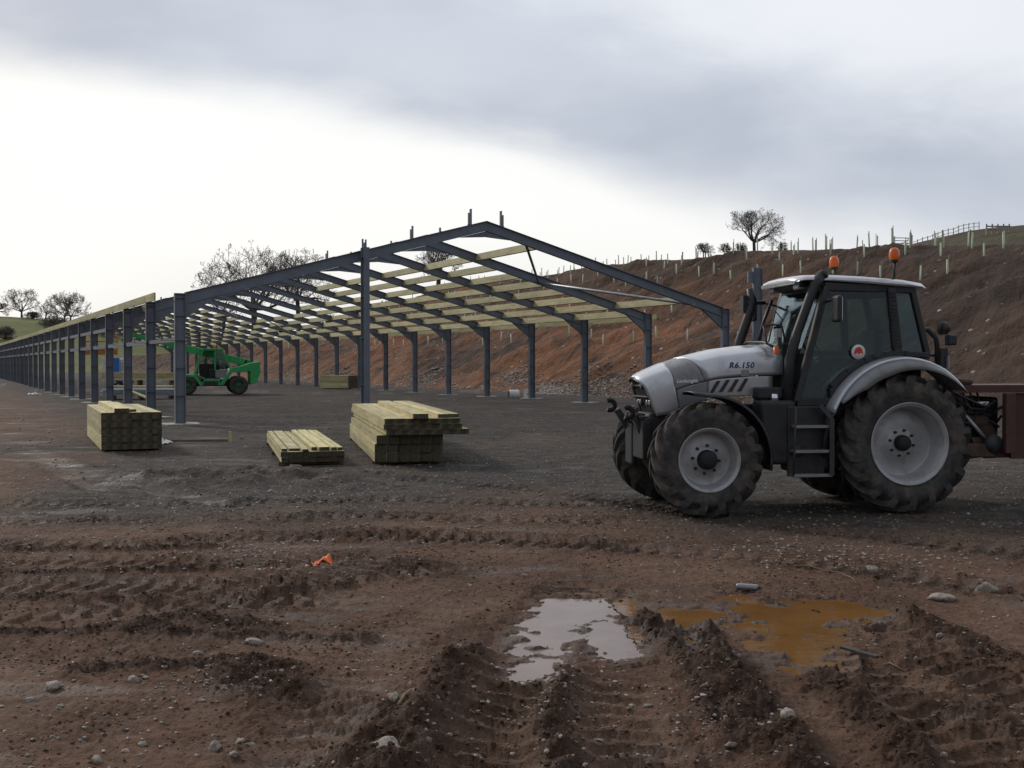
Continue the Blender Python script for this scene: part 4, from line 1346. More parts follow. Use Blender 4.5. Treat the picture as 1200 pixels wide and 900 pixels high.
# nose face: black grille with lamps
rows = []
m = MB()
for i in range(13):
    s = 0.16 + 0.80 * i / 12
    rows.append([hood_pt(nose_back(s) - 0.010, s, 1, -0.012) * 1, ])
pts = [hood_pt(nose_back(s) - 0.012, s, 1, -0.010) for s in [0.10 + 0.88 * i / 14 for i in range(15)]]
gr = MB().grid([[Vector((p.x, p.y * f, p.z)) for f in (1, 0.5, 0, -0.5, -1)] for p in pts])
gr = gr.build('grille', M['black'], nose, solid=0.01)
def face_pt(f, s, d=0.0):
    p = hood_pt(nose_back(s), s, 1)
    return Vector((p.x + d, p.y * f, p.z))
for s in (0.50, 0.70):
    MB().tube([face_pt(f, s, 0.006) for f in (-1, -0.5, 0, 0.5, 1)], 0.016, 6).build('grille_bar', M['dark'], nose)
m = MB().tube([face_pt(0.99, s, 0.004) for s in [0.12 + 0.085 * k for k in range(11)]], 0.014, 6)
m.tube([face_pt(-0.99, s, 0.004) for s in [0.12 + 0.085 * k for k in range(11)]], 0.014, 6)
m.build('grille_frame', M['grey'], nose)
for sd in (1, -1):
    for s, f, r_ in ((0.46, 0.76, 0.055), (0.80, 0.80, 0.045), (0.80, 0.46, 0.045)):
        p = face_pt(f * sd, s, -0.004)
        hl = MB().lathe([(0.0, r_), (0.022, r_ * 0.9), (0.03, r_ * 0.5), (0.032, 0)], axis='X', n=20).build('headlight', M['lamp'], TR)
        hl.location = p
        MB().lathe([(-0.02, r_ * 1.12), (0.016, r_ * 1.1), (0.018, r_ * 0.98), (-0.02, r_ * 0.98)], axis='X', n=20).build('lamp_ring', M['dark'], hl)
# model lettering and script on the bonnet flanks (left side faces the camera)
def text_obj(name, body, size, loc, rot, m_, parent, shear=0.0, ext=0.002, sp=1.0):
    cu = bpy.data.curves.new(name, 'FONT')
    cu.body = body; cu.size = size; cu.align_x = 'CENTER'; cu.align_y = 'CENTER'
    cu.extrude = ext; cu.shear = shear; cu.space_character = sp; cu.offset = 0.0025
    cu.resolution_u = 3
    tmp = bpy.data.objects.new(name, cu); COL.objects.link(tmp)
    dg = bpy.context.evaluated_depsgraph_get()
    me = bpy.data.meshes.new_from_object(tmp.evaluated_get(dg))
    bpy.data.objects.remove(tmp)
    o = link(name, me, m_, parent)
    o.location = loc; o.rotation_euler = rot
    return o
for sd in (1, -1):
    x, s = 2.03, 0.60
    p = hood_pt(x, s, sd, 0.006)
    text_obj('model_lettering', 'R6.150', 0.108, (x, p.y + 0.004 * sd, 1.885), (R(90) - R(7), 0, math.pi if sd > 0 else 0), M['navy'], TR, 0.22, 0.003, 1.12)
    p2 = hood_pt(2.62, 0.66, sd, 0.004)
    text_obj('maker_script', 'Lamborghini', 0.062, (2.74, hood_pt(2.74, 0.62, sd).y + 0.006 * sd, 1.685), (R(90), R(-2 * sd), math.pi if sd > 0 else 0), M['white'], TR, 0.35, 0.002)
    p3 = hood_pt(1.98, 0.62, sd, 0.0)
    MB().box((1.98, p3.y + 0.006 * sd, 1.785), (0.105, 0.006, 0.085)).build('badge', M['grey'], TR)
# bulkhead behind the bonnet, engine block, gearbox, axles
MB().box((1.42, 0, 1.80), (0.11, 0.86, 0.76)).build('bulkhead', M['black'], TR, bevel=0.03)
m = MB().box((2.35, 0, 1.06), (1.55, 0.50, 0.62)).box((1.2, 0, 0.92), (1.1, 0.56, 0.60)).box((0.2, 0, 0.95), (1.0, 0.62, 0.62)).box((3.05, 0, 1.02), (0.35, 0.6, 0.5))
m.build('engine_block', M['dark'], TR, bevel=0.04)
m = MB().tube([(0, -0.72, RR_), (0, 0.72, RR_)], 0.15, 14)
m.build('rear_axle', M['dark'], TR)
m = MB().tube([(WB, -0.85, FR), (WB, -0.4, FR - 0.02), (WB, 0.4, FR - 0.02), (WB, 0.85, FR)], [0.10, 0.13, 0.13, 0.10], 12).tube([(1.2, 0, 0.62), (WB, 0, 0.64)], 0.06, 8)
m.box((WB, 0, 0.72), (0.34, 0.4, 0.42))
m.build('front_axle', M['dark'], TR)
# front linkage below the nose
fl = MB().box((3.12, 0, 1.02), (0.30, 0.66, 0.36)).box((3.26, 0, 0.92), (0.12, 0.70, 0.5)).box((3.18, 0.0, 1.17), (0.30, 0.52, 0.10)).build('front_linkage', M['matte'], TR, bevel=0.02)
for sd, (rx, ry, rz_) in ((1, (3.47, 0.14, 1.27)), (-1, (3.57, -0.40, 1.35))):
    m = MB().tube([(3.14, ry + 0.06 * sd, 0.86), (3.28, ry + 0.04 * sd, 1.02), (rx - 0.10, ry, rz_ - 0.06)], [0.06, 0.055, 0.05], 8)
    ring = [Vector((rx + 0.068 * math.cos(a * R(20)), ry, rz_ + 0.068 * math.sin(a * R(20)))) for a in range(3, 16)]
    m.tube(ring, 0.034, 8)
    m.build('lift_arm', M['matte'], fl)
MB().box((3.30, -0.30, 0.84), (0.08, 0.34, 0.56)).build('weight_plate', M['matte'], fl, bevel=0.03)
m = MB().tube([(3.22, 0.02, 1.16), (3.38, 0.0, 1.20)], 0.045, 8)
m.build('top_link', M['dark'], fl)
m = MB()
for k in range(5):
    y = -0.22 + 0.11 * k
    m.tube([(3.30, y, 1.08), (3.36, y, 1.16 + 0.01 * k), (3.38, y + 0.04, 1.24), (3.26, y + 0.02, 1.25)], 0.012, 6)
m.build('hose', M['dark'], fl)
# --- front mudguards
def mudguard(cx, cz, r0, a0, a1, y0, y1, n, lip, thick=0.02, drop=0.0):
    """curved guard; angles from +x; lip = depth of the outer skirt"""
    m = MB()
    rows = []
    for i in range(n + 1):
        a = a0 + (a1 - a0) * i / n
        rr = r0 + drop * (i / n)
        o = Vector((math.cos(a), 0, math.sin(a)))
        C_ = Vector((cx, 0, cz))
        row = [C_ + o * rr + Vector((0, y0, 0)), C_ + o * (rr + 0.012) + Vector((0, (y0 + y1) / 2, 0)), C_ + o * rr + Vector((0, y1 - 0.02, 0))]
        if lip > 0:
            row.append(C_ + o * (rr - lip) + Vector((0, y1, 0)))
        rows.append(row)
    return m.grid(rows)
for sd in (1, -1):
    y0, y1 = (0.62, 1.05) if sd > 0 else (-1.05, -0.62)
    g = MB()
    rows = []
    for i in range(19):
        a = R(76 + (190 - 76) * i / 18)
        o = Vector((math.cos(a), 0, math.sin(a)))
        rr = 0.81 + 0.02 * i / 18 + (0.05 * (1 - i / 2) if i < 2 else 0)
        C_ = Vector((WB, 0, FR))
        rows.append([C_ + o * (rr - 0.03) + Vector((0, sd * 0.60, 0)), C_ + o * rr + Vector((0, sd * 0.64, 0)), C_ + o * (rr + 0.012) + Vector((0, sd * 0.84, 0)), C_ + o * rr + Vector((0, sd * 1.05, 0)), C_ + o * (rr - 0.035) + Vector((0, sd * 1.075, 0))])
    g.grid(rows)
    fm = g.build('front_mudguard', M['black'] if sd < 0 else M['black'], TR, solid=0.014)
    MB().tube([(WB - 0.25, sd * 0.40, 0.95), (WB - 0.45, sd * 0.52, 1.30), (WB - 0.50, sd * 0.66, 1.38)], 0.03, 8).build('bracket', M['dark'], fm)
# --- rear mudguards: silver top band and grey outer skirt
for sd in (1, -1):
    rows, rows2 = [], []
    C_ = Vector((0.02, 0, RR_))
    N = 28
    for i in range(N + 1):
        a = R(22 + (141 - 22) * i / N)
        o = Vector((math.cos(a), 0, math.sin(a)))
        rr = 1.075 + 0.03 * math.sin(math.pi * i / N)
        rows.append([C_ + o * (rr - 0.02) + Vector((0, sd * 0.50, 0)), C_ + o * rr + Vector((0, sd * 0.60, 0)), C_ + o * (rr + 0.012) + Vector((0, sd * 0.80, 0)), C_ + o * rr + Vector((0, sd * 0.96, 0)), C_ + o * (rr - 0.025) + Vector((0, sd * 1.00, 0))])
        if i >= 2:
            k = min(1.0, (i - 1) / 6.0) * min(1.0, (N + 1.2 - i) / 17.0)
            b = rr - 0.030
            rows2.append([C_ + o * b + Vector((0, sd * 1.002, 0)), C_ + o * (b - 0.085 * k) + Vector((0, sd * 1.045, 0)), C_ + o * (b - 0.165 * k) + Vector((0, sd * 1.06, 0)), C_ + o * (b - 0.172 * k) + Vector((0, sd * 1.03, 0))])
    mg = MB().grid(rows).build('rear_mudguard', M['silver'], TR, solid=0.014)
    sk = MB().grid(rows2).build('skirt', M['grey'], mg, solid=0.012)
    lo = []
    for i in range(8):
        a = R(22 - 32 * i / 7)
        o = Vector((math.cos(a), 0, math.sin(a)))
        lo.append([C_ + o * 1.055 + Vector((0, sd * 0.56, 0)), C_ + o * 1.07 + Vector((0, sd * 0.78, 0)), C_ + o * 1.055 + Vector((0, sd * (1.0 - 0.02 * i), 0))])
    MB().grid(lo).build('lower_guard', M['black'], mg, solid=0.014)
# --- cab
CY = 0.74
A_t, A_b = Vector((0.98, 0.68, 2.90)), Vector((1.40, CY, 1.42))
B_t, B_b = Vector((0.10, 0.70, 2.90)), Vector((0.02, CY + 0.02, 2.00))
C_t, C_b = Vector((-0.22, 0.66, 2.88)), Vector((-0.42, 0.70, 2.02))
F_t, F_b = Vector((1.16, 0.56, 2.92)), Vector((1.42, 0.50, 2.16))
def mir(v, sd):
    return Vector((v.x, v.y * sd, v.z))
cf = MB()
for sd in (1, -1):
    cf.beam(mir(A_b, sd), mir(A_t, sd), 0.085, 0.085, up=(1, 0, 0))
    cf.beam(mir(B_b, sd), mir(B_t, sd), 0.075, 0.11, up=(1, 0, 0))
    cf.beam(mir(C_b, sd), mir(C_t, sd), 0.075, 0.075, up=(1, 0, 0))
    cf.beam(mir(A_t, sd) + Vector((0.03, 0, 0)), mir(C_t, sd) - Vector((0.03, 0, 0)), 0.08, 0.11)
    cf.beam(mir(A_b, sd), (0.92, CY * sd, 1.42), 0.07, 0.11)
    # lower edge of the side glass following the mudguard
    prev = Vector((0.92, (CY + 0.005) * sd, 1.42))
    for a in (38, 52, 66, 80, 94, 108):
        q = Vector((0.02 + 1.16 * math.cos(R(a)), (CY + 0.005) * sd, RR_ + 1.16 * math.sin(R(a))))
        if a == 108:
            q = mir(C_b, sd)
        cf.beam(prev, q, 0.07, 0.10, up=(0, 1, 0))
        prev = q
cf.beam(mir(A_t, 1), mir(A_t, -1), 0.08, 0.10)
cf.beam(mir(C_t, 1), mir(C_t, -1), 0.08, 0.12)
cf.beam(mir(C_b, 1), mir(C_b, -1), 0.08, 0.12)
cf.beam((1.42, -0.6, 1.50), (1.42, 0.6, 1.50), 0.08, 0.10)
cab = cf.build('cab_frame', M['black'], TR, bevel=0.012)
MB().box((0.60, 0, 1.30), (1.55, 1.46, 0.14)).box((-0.35, 0, 1.62), (0.10, 1.2, 0.8)).box((0.45, 0.0, 1.15), (1.4, 1.1, 0.2)).build('cab_floor', M['black'], TR, bevel=0.02)
m = MB()
for sd in (1, -1):
    rows = []
    for a in range(38, 112, 8):
        o = Vector((0.02 + 1.09 * math.cos(R(a)), 0, RR_ + 1.09 * math.sin(R(a))))
        rows.append([o + Vector((0, sd * 0.30, 0)), o + Vector((0, sd * 0.745, 0))])
    m.grid(rows)
m.build('wheel_arch', M['black'], TR, solid=0.02)
def pane(name, pts, parent, th=0.006):
    m = MB()
    m.add(pts, [tuple(range(len(pts)))])
    return m.build(name, M['glass'], parent, solid=th)
for sd in (1, -1):
    arc = [Vector((0.02 + 1.13 * math.cos(R(a)), CY * sd, RR_ + 1.13 * math.sin(R(a)))) for a in (38, 48, 58, 68, 78, 89)]
    ins = [mir(A_b, sd) + Vector((-0.03, 0, 0.03)), Vector((0.93, CY * sd, 1.45))] + arc + [mir(B_t, sd) + Vector((0.03, 0, -0.03)), mir(A_t, sd) + Vector((-0.03, 0, -0.03))]
    door = thing('door', None, None, (0, 0, 0)); del_ = None
    door.parent = TR
    m = MB()
    loop = ins + [ins[0]]
    m.tube(loop, 0.022, 6)
    m.build('door_frame', M['black'], door)
    pane('door_glass', ins, door)
    h = MB().box((0.30, (CY + 0.05) * sd, 2.00), (0.16, 0.05, 0.05)).build('handle', M['black'], door, bevel=0.01)
    g_ = MB().tube([(0.66, (CY - 0.06) * sd, 1.98), (1.02, (CY - 0.07) * sd, 1.70), (1.12, (CY - 0.06) * sd, 1.62)], 0.016, 8).build('grab_rail', M['black'], door)
    if sd > 0:
        st = MB().lathe([(0, 0.095), (0.006, 0.095), (0.006, 0)], n=28).build('sticker', M['white'], TR)
        st.location = (0.575, CY + 0.028, 2.06)
        st['label'] = 'round white sticker with a red emblem on the door glass'
        em_ = MB().prism([(0.062, -0.022), (0.050, 0.030), (0.018, 0.062), (-0.02, 0.066), (-0.052, 0.036), (-0.062, -0.022), (-0.03, -0.012), (-0.01, -0.034), (0.02, -0.010), (0.04, -0.03)], 0.006, 0.009).build('emblem', M['red'], st)
    pane('rear_side_glass', [mir(B_b, sd), mir(C_b, sd), mir(C_t, sd), mir(B_t, sd)], TR)
pane('windscreen', [Vector((1.42, 0.62, 1.72)), Vector((1.44, 0, 1.72)), Vector((1.42, -0.62, 1.72)), Vector((1.03, -0.64, 2.86)), Vector((1.07, 0, 2.86)), Vector((1.03, 0.64, 2.86))], TR)
pane('rear_window', [mir(C_b, 1), mir(C_b, -1), mir(C_t, -1), mir(C_t, 1)], TR)
# louvred strip on the B pillar
for k in range(15):
    t = 0.08 + 0.055 * k
    p = B_t.lerp(B_b, t)
    MB().box((p.x, p.y + 0.048, p.z), (0.085, 0.02, 0.022)).build('pillar_louvre', M['dark'], TR)
# roof: silver cap with an overhanging front visor
def roof_row(x, zt, th, w):
    ys = [-1, -0.92, -0.6, 0, 0.6, 0.92, 1]
    top = [Vector((x, w * y, zt - 0.045 * abs(y) ** 3 - (0.035 if abs(y) == 1 else 0))) for y in ys]
    bot = [Vector((x, w * y, zt - th)) for y in reversed(ys)]
    return top + bot
rows = [roof_row(1.36, 3.02, 0.03, 0.56), roof_row(1.32, 3.055, 0.075, 0.64), roof_row(1.20, 3.075, 0.09, 0.69), roof_row(0.9, 3.085, 0.11, 0.73), roof_row(0.5, 3.07, 0.12, 0.77), roof_row(-0.05, 3.035, 0.12, 0.76), roof_row(-0.34, 2.995, 0.10, 0.73), roof_row(-0.40, 2.96, 0.05, 0.70)]
m = MB().grid(rows, closed=True)
m.f.append(tuple(range(14))); m.sm.append(False)
b_ = len(m.v) - 14
m.f.append(tuple(range(b_, b_ + 14))); m.sm.append(False)
roof = m.build('roof', M['silver'], TR)
MB().box((0.42, 0, 2.93), (1.46, 1.36, 0.06)).build('headliner', M['black'], TR, bevel=0.02)
MB().box((1.16, 0, 2.935), (0.22, 1.05, 0.06)).build('visor', M['black'], TR, bevel=0.02)
for y in (0.42, -0.42):
    MB().box((1.24, y, 2.93), (0.09, 0.17, 0.11)).build('work_lamp', M['lamp'], TR, bevel=0.015)
# beacons
for (x, y, zb, lab) in ((0.03, 0.66, 3.02, 'near orange beacon on a black stem'), (0.26, -0.62, 3.03, 'far orange beacon on the roof')):
    bc = MB().tube([(0, 0, -0.12), (0.0, 0, 0.10), (-0.02, 0, 0.20)], 0.018, 8).lathe([(0.20, 0.04), (0.215, 0.065), (0.245, 0.07), (0.25, 0.0)], axis='Z', n=18).build('beacon', M['black'], TR)
    bc.location = (x, y, zb + 0.03)
    bc.scale = (0.84, 0.84, 0.88)
    MB().lathe([(0.245, 0.072), (0.30, 0.082), (0.37, 0.074), (0.415, 0.05), (0.425, 0.0)], axis='Z', n=20).build('beacon_lens', M['amber'], bc)
# exhaust (left) and air intake (right) beside the windscreen
def stack_pipe(name, y, pts, r):
    m = MB().tube(pts, r, 14)
    return m.build(name, M['black'], TR)
ex = stack_pipe('exhaust_pipe', 0.62, [(1.47, 0.66, 1.30), (1.46, 0.66, 1.95), (1.36, 0.66, 2.30), (1.18, 0.66, 2.78), (1.12, 0.66, 2.93), (1.02, 0.66, 3.06)], [0.07, 0.068, 0.062, 0.062, 0.075, 0.07])
m = MB().tube([(1.02, 0.66, 3.045), (0.985, 0.66, 3.085)], [0.076, 0.06], 14)
m.build('pipe_mouth', M['dark'], ex)
MB().tube([(1.47, 0.66, 0.98), (1.47, 0.66, 1.32)], 0.12, 14).build('silencer', M['dark'], ex)
ip = stack_pipe('intake_pipe', -0.62, [(1.70, -0.60, 1.95), (1.66, -0.60, 2.22), (1.50, -0.60, 2.66), (1.47, -0.60, 2.80), (1.52, -0.60, 2.96)], [0.07, 0.068, 0.064, 0.062, 0.045])
m = MB().tube([(1.30, -0.58, 2.76), (1.56, -0.60, 2.76)], 0.03, 8)
m.box((1.56, -0.66, 2.74), (0.10, 0.12, 0.24))
m.build('bracket', M['black'], ip)
# front rail of wipers / lamp brackets across the bonnet end
lb = MB().tube([(1.62, 0.55, 2.12), (1.66, 0.30, 2.19), (1.66, -0.30, 2.20), (1.62, -0.62, 2.16)], 0.018, 8).box((1.56, 0.56, 2.22), (0.05, 0.05, 0.24)).box((1.60, -0.70, 2.26), (0.05, 0.05, 0.22)).build('lamp_bracket', M['black'], TR)
m = MB().tube([(1.44, 0.48, 2.18), (1.46, 0.40, 2.40), (1.56, 0.40, 2.42), (1.72, 0.42, 2.40)], 0.014, 6).tube([(1.72, 0.42, 2.40), (1.70, 0.50, 2.16)], 0.012, 6)
m.build('guard_rail', M['black'], TR)
for sd, yy in ((1, 0.60), (-1, -0.74)):
    MB().box((1.62, yy, 2.08), (0.06, 0.07, 0.10)).build('indicator', M['amber'], TR, bevel=0.012)
    MB().box((1.60, yy, 2.30), (0.07, 0.10, 0.12)).build('side_lamp', M['lamp'], TR, bevel=0.012)
# mirrors
for sd in (1, -1):
    if sd > 0:
        c = Vector((1.00, 1.04, 2.60))
    else:
        c = Vector((1.32, -0.98, 2.68))
    mr = MB().box(c, (0.07, 0.20, 0.34)).build('mirror', M['black'], TR, bevel=0.035, segs=3)
    MB().tube([c + Vector((0, -0.03 * sd, 0.10)), c + Vector((0, -0.12 * sd, 0.12)), mir(A_t, sd) + Vector((0.02, 0, -0.20))], 0.016, 8).build('mirror_arm', M['black'], mr)
    MB().box(c + Vector((-0.038, 0, 0)), (0.004, 0.16, 0.29)).build('mirror_glass', M['chrome'], mr)
# wing-shaped black screen frame on the far side of the windscreen
m = MB().tube([(1.44, -0.60, 2.02), (1.30, -0.62, 2.50), (1.18, -0.62, 2.80)], 0.024, 8).tube([(1.46, 0.60, 2.00), (1.24, 0.64, 2.62), (1.10, 0.66, 2.88)], 0.024, 8)
m.build('screen_frame', M['black'], TR)
m = MB().tube([(1.44, -0.1, 2.20), (1.30, -0.2, 2.62)], 0.010, 6).tube([(1.33, -0.28, 2.70), (1.24, -0.1, 2.50)], 0.008, 6)
m.build('wiper', M['black'], TR)
# seat, wheel and console inside
seat = MB().box((0.28, 0.0, 1.74), (0.50, 0.50, 0.14)).box((0.35, 0, 1.55), (0.3, 0.3, 0.32)).build('seat', M['seat'], TR, bevel=0.05, segs=3)
q = MB().box((0.02, 0, 2.08), (0.13, 0.48, 0.60), Matrix.Rotation(R(-8), 3, 'Y')).box((-0.03, 0, 2.44), (0.10, 0.26, 0.16)).build('seat_back', M['seat'], seat, bevel=0.05, segs=3)
sw = MB()
ring = []
for k in range(25):
    a = 2 * math.pi * k / 24
    ring.append(Vector((0.86, 0, 2.10)) + Vector((0.10 * math.cos(a), 0.20 * math.sin(a), 0.17 * math.cos(a))))
sw.tube(ring, 0.016, 6).tube([(1.06, 0, 1.70), (0.86, 0, 2.10)], 0.04, 8)
sw.build('steering_wheel', M['black'], TR)
MB().box((1.12, 0, 1.82), (0.26, 0.42, 0.46)).box((0.30, -0.42, 1.86), (0.7, 0.2, 0.30)).box((0.72, -0.62, 1.70), (1.15, 0.14, 0.56)).box((0.30, -0.60, 2.02), (0.60, 0.14, 0.16)).build('console', M['black'], TR, bevel=0.04)
# fuel tank, battery box, steps
MB().box((1.66, 0.62, 1.03), (0.46, 0.36, 0.82)).box((1.22, 0.58, 0.82), (0.56, 0.30, 0.60)).build('fuel_tank', M['black'], TR, bevel=0.05, segs=3)
MB().box((1.22, -0.58, 0.85), (0.9, 0.34, 0.66)).build('tool_box', M['black'], TR, bevel=0.05)
MB().box((1.70, 0.53, 1.53), (0.34, 0.20, 0.15)).build('battery_cover', M['black'], TR, bevel=0.02)
MB().tube([(1.66, 0.66, 1.42), (1.66, 0.66, 1.52)], 0.05, 12).build('filler_cap', M['chrome'], TR)
st = MB().tube([(1.47, 0.90, 1.36), (1.53, 0.99, 0.92), (1.56, 1.04, 0.50)], 0.016, 8).beam((1.03, 0.98, 1.22), (1.06, 1.05, 0.50), 0.06, 0.025, up=(0, 1, 0)).beam((1.16, 0.92, 1.38), (1.03, 0.98, 1.22), 0.06, 0.025, up=(0, 1, 0)).build('step_frame', M['dark'], TR)
for (z, y, xa, xb) in ((1.11, 0.955, 1.50, 1.04), (0.80, 1.00, 1.53, 1.05), (0.50, 1.04, 1.565, 1.05)):
    MB().box(((xa + xb) / 2, y - 0.07, z), (xa - xb, 0.17, 0.035)).build('step', M['grey'], st, bevel=0.006)
MB().box((1.30, 0.80, 0.92), (0.50, 0.04, 0.90)).build('step_backing', M['black'], TR, bevel=0.02)
MB().lathe([(0, 0.085), (0.03, 0.08), (0.035, 0.0)], n=20).build('cap', M['dark'], TR).location = (1.42, 0.825, 0.80)
# hitch lamps and brackets behind the cab
m = MB().tube([(-0.42, 0.52, 2.34), (-0.52, 0.54, 2.36), (-0.64, 0.54, 2.24), (-0.68, 0.54, 1.92)], 0.035, 8).tube([(-0.42, 0.52, 2.02), (-0.68, 0.54, 2.02)], 0.02, 6).box((-0.70, 0.56, 1.98), (0.10, 0.16, 0.26))
rb_ = m.build('rear_bracket', M['black'], TR)
MB().lathe([(-0.07, 0.04), (-0.03, 0.085), (0.05, 0.09), (0.055, 0.0)], axis='X', n=18).build('rear_work_lamp', M['black'], TR).location = (-0.74, 0.56, 2.38)
MB().box((-0.80, 0.62, 2.22), (0.12, 0.12, 0.14)).build('rear_work_lamp', M['black'], TR, bevel=0.02)
MB().box((-0.74, 0.66, 1.93), (0.02, 0.05, 0.16)).build('reflector', M['lamp'], TR)
m = MB().tube([(-0.3, 0.42, 0.62), (-1.05, 0.44, 0.52)], 0.045, 8).tube([(-0.3, -0.42, 0.62), (-1.05, -0.44, 0.52)], 0.045, 8).tube([(-0.3, 0, 1.30), (-0.95, 0.0, 1.16)], 0.04, 8).box((-0.55, 0, 0.75), (0.4, 0.5, 0.5))
m.build('rear_linkage', M['dark'], TR)

# ------------------------------------------------------------------ red trailed machine behind the tractor
TL = thing('trailed_machine', 'rusty red trailed machine hitched behind the tractor, cut by the right edge', 'trailer', tuple(TR.location[:2]) + (0,), TR.rotation_euler.z)
def tl(name, m, mt, parent=None, **k):
    return m.build(name, M[mt], parent or TL, **k)
tl('side_rail', MB().beam((-0.72, 0.62, 1.56), (-4.6, 0.62, 1.56), 0.06, 0.10), 'rust')
tl('side_rail', MB().beam((-0.95, -0.62, 1.56), (-4.6, -0.62, 1.56), 0.06, 0.10), 'rust')
tl('deck', MB().box((-2.9, 0, 1.585), (3.4, 1.18, 0.04)), 'rust')
tl('cross_rail', MB().beam((-1.02, -0.6, 1.55), (-1.02, 0.58, 1.55), 0.06, 0.09), 'rust')
tl('upright', MB().box((-1.62, 0.66, 1.10), (0.14, 0.10, 0.80)), 'rust', bevel=0.01)
tl('side_plate', MB().prism([(-1.70, 1.50), (-3.2, 1.50), (-3.2, 0.62), (-1.70, 0.62)], 0.55, 0.59), 'rust')
tl('front_plate', MB().prism([(-1.16, 1.30), (-1.38, 1.32), (-1.60, 0.95), (-1.60, 0.72), (-1.50, 0.72)], 0.40, 0.43), 'brown')
tl('tray', MB().box((-1.10, 0.2, 0.74), (0.66, 0.9, 0.18)), 'brown', bevel=0.02)
tl('housing', MB().box((-1.25, 0.0, 1.08), (0.9, 0.62, 0.72)).box((-1.0, -0.3, 1.30), (0.5, 0.4, 0.3)), 'dark', bevel=0.04)
tl('cover_plate', MB().box((-1.12, 0.32, 1.25), (0.5, 0.03, 0.34), Matrix.Rotation(R(12), 3, 'Y')), 'brown', bevel=0.01)
tl('gearbox', MB().box((-1.15, 0.0, 1.06), (0.42, 0.5, 0.46)).lathe([(0, 0.14), (0.3, 0.14), (0.32, 0.0)], (-0.98, 0.1, 1.1), n=16), 'dark', bevel=0.03)
tl('drive_shaft', MB().tube([(-0.6, 0, 0.72), (-1.2, 0.05, 0.86)], 0.06, 10), 'dark')
tl('strut', MB().tube([(-1.02, 0.50, 1.28), (-1.45, 0.52, 0.80)], 0.028, 8), 'galv')
tl('hinge_disc', MB().lathe([(0, 0.13), (0.05, 0.13), (0.055, 0)], (-1.42, 0.60, 0.82), n=18), 'dark')
m = MB()
rs = random.Random(3)
for k in range(14):
    y = -0.1 + 0.055 * k; z = 1.26 + 0.035 * (k % 5)
    m.tube([(-0.62, y, 1.18 + 0.03 * k), (-0.85, y + 0.05, z + 0.14), (-1.10, y + 0.05, z + 0.06 * math.sin(k)), (-1.32, y, z - 0.05), (-1.45, y, z + 0.04)], 0.017, 6)
for k in range(4):
    m.tube([(-0.98 - 0.1 * k, 0.45, 1.52), (-1.0 - 0.1 * k, 0.5, 1.36), (-1.06 - 0.1 * k, 0.46, 1.20)], 0.014, 6)
tl('hose', m, 'black')
tl('valve', MB().box((-1.34, 0.5, 1.36), (0.14, 0.08, 0.05)).tube([(-1.24, 0.5, 1.36), (-1.42, 0.52, 1.34)], 0.02, 8), 'chrome', bevel=0.008)
m = MB()
for k in range(10):
    a = Vector((-0.80 - 0.09 * k, 0.30 + 0.03 * (k % 3), 0.92 + 0.05 * ((k * 3) % 5)))
    m.tube([a, a + Vector((-0.05, 0.12, 0.16)), a + Vector((-0.16, 0.16, 0.22 - 0.05 * (k % 4)))], 0.02, 6)
tl('pipework', m, 'dark')
tl('pulley', MB().lathe([(0, 0.16), (0.04, 0.17), (0.05, 0.13), (0.09, 0.13), (0.10, 0.17), (0.14, 0.16), (0.14, 0)], (-1.02, 0.34, 1.02), n=22), 'dark')
tl('bracket', MB().prism([(-0.86, 1.50), (-1.05, 1.50), (-1.30, 1.18), (-1.20, 1.12)], 0.44, 0.47).prism([(-1.18, 0.90), (-1.40, 0.92), (-1.52, 0.70), (-1.3, 0.66)], 0.46, 0.50), 'brown')
tl('drawbar', MB().beam((-0.70, 0, 0.58), (-1.9, 0, 0.70), 0.16, 0.14), 'rust')
tl('chassis_beam', MB().beam((-1.4, 0.45, 0.70), (-4.6, 0.45, 0.80), 0.10, 0.16).beam((-1.4, -0.45, 0.70), (-4.6, -0.45, 0.80), 0.10, 0.16), 'rust')
ax_ = tl('axle', MB().tube([(-3.5, -0.95, 0.46), (-3.5, 0.95, 0.46)], 0.06, 10), 'dark')
tm_ = tyre_mesh(0.46, 0.22, 0.34, 16, 0.03); tm_.materials.append(M['rubber'])
rm_ = rim_mesh(0.22, 0.28, 0.10)
for sd in (1, -1):
    w = bpy.data.objects.new('wheel', tm_); COL.objects.link(w); w.parent = TL; w.location = (-3.5, sd * 0.92, 0.46); w.rotation_euler = (0, 0, 0 if sd > 0 else math.pi)
    o = bpy.data.objects.new('rim', rm_); COL.objects.link(o); o.parent = w
# old disc lying on top of the machine
q = TL.matrix_basis @ Vector((-1.02, 0.30, 1.655))
dk = MB().lathe([(-0.045, 0.12), (-0.05, 0.24), (0, 0.27), (0.04, 0.24), (0.035, 0.0)], axis='Z', n=24).lathe([(-0.045, 0.12), (-0.04, 0.0)], axis='Z', n=24).build('worn_disc', M['brown'])
dk.location = q
tag(dk, 'round brown worn disc lying flat on the red machine behind the tractor', 'disc')

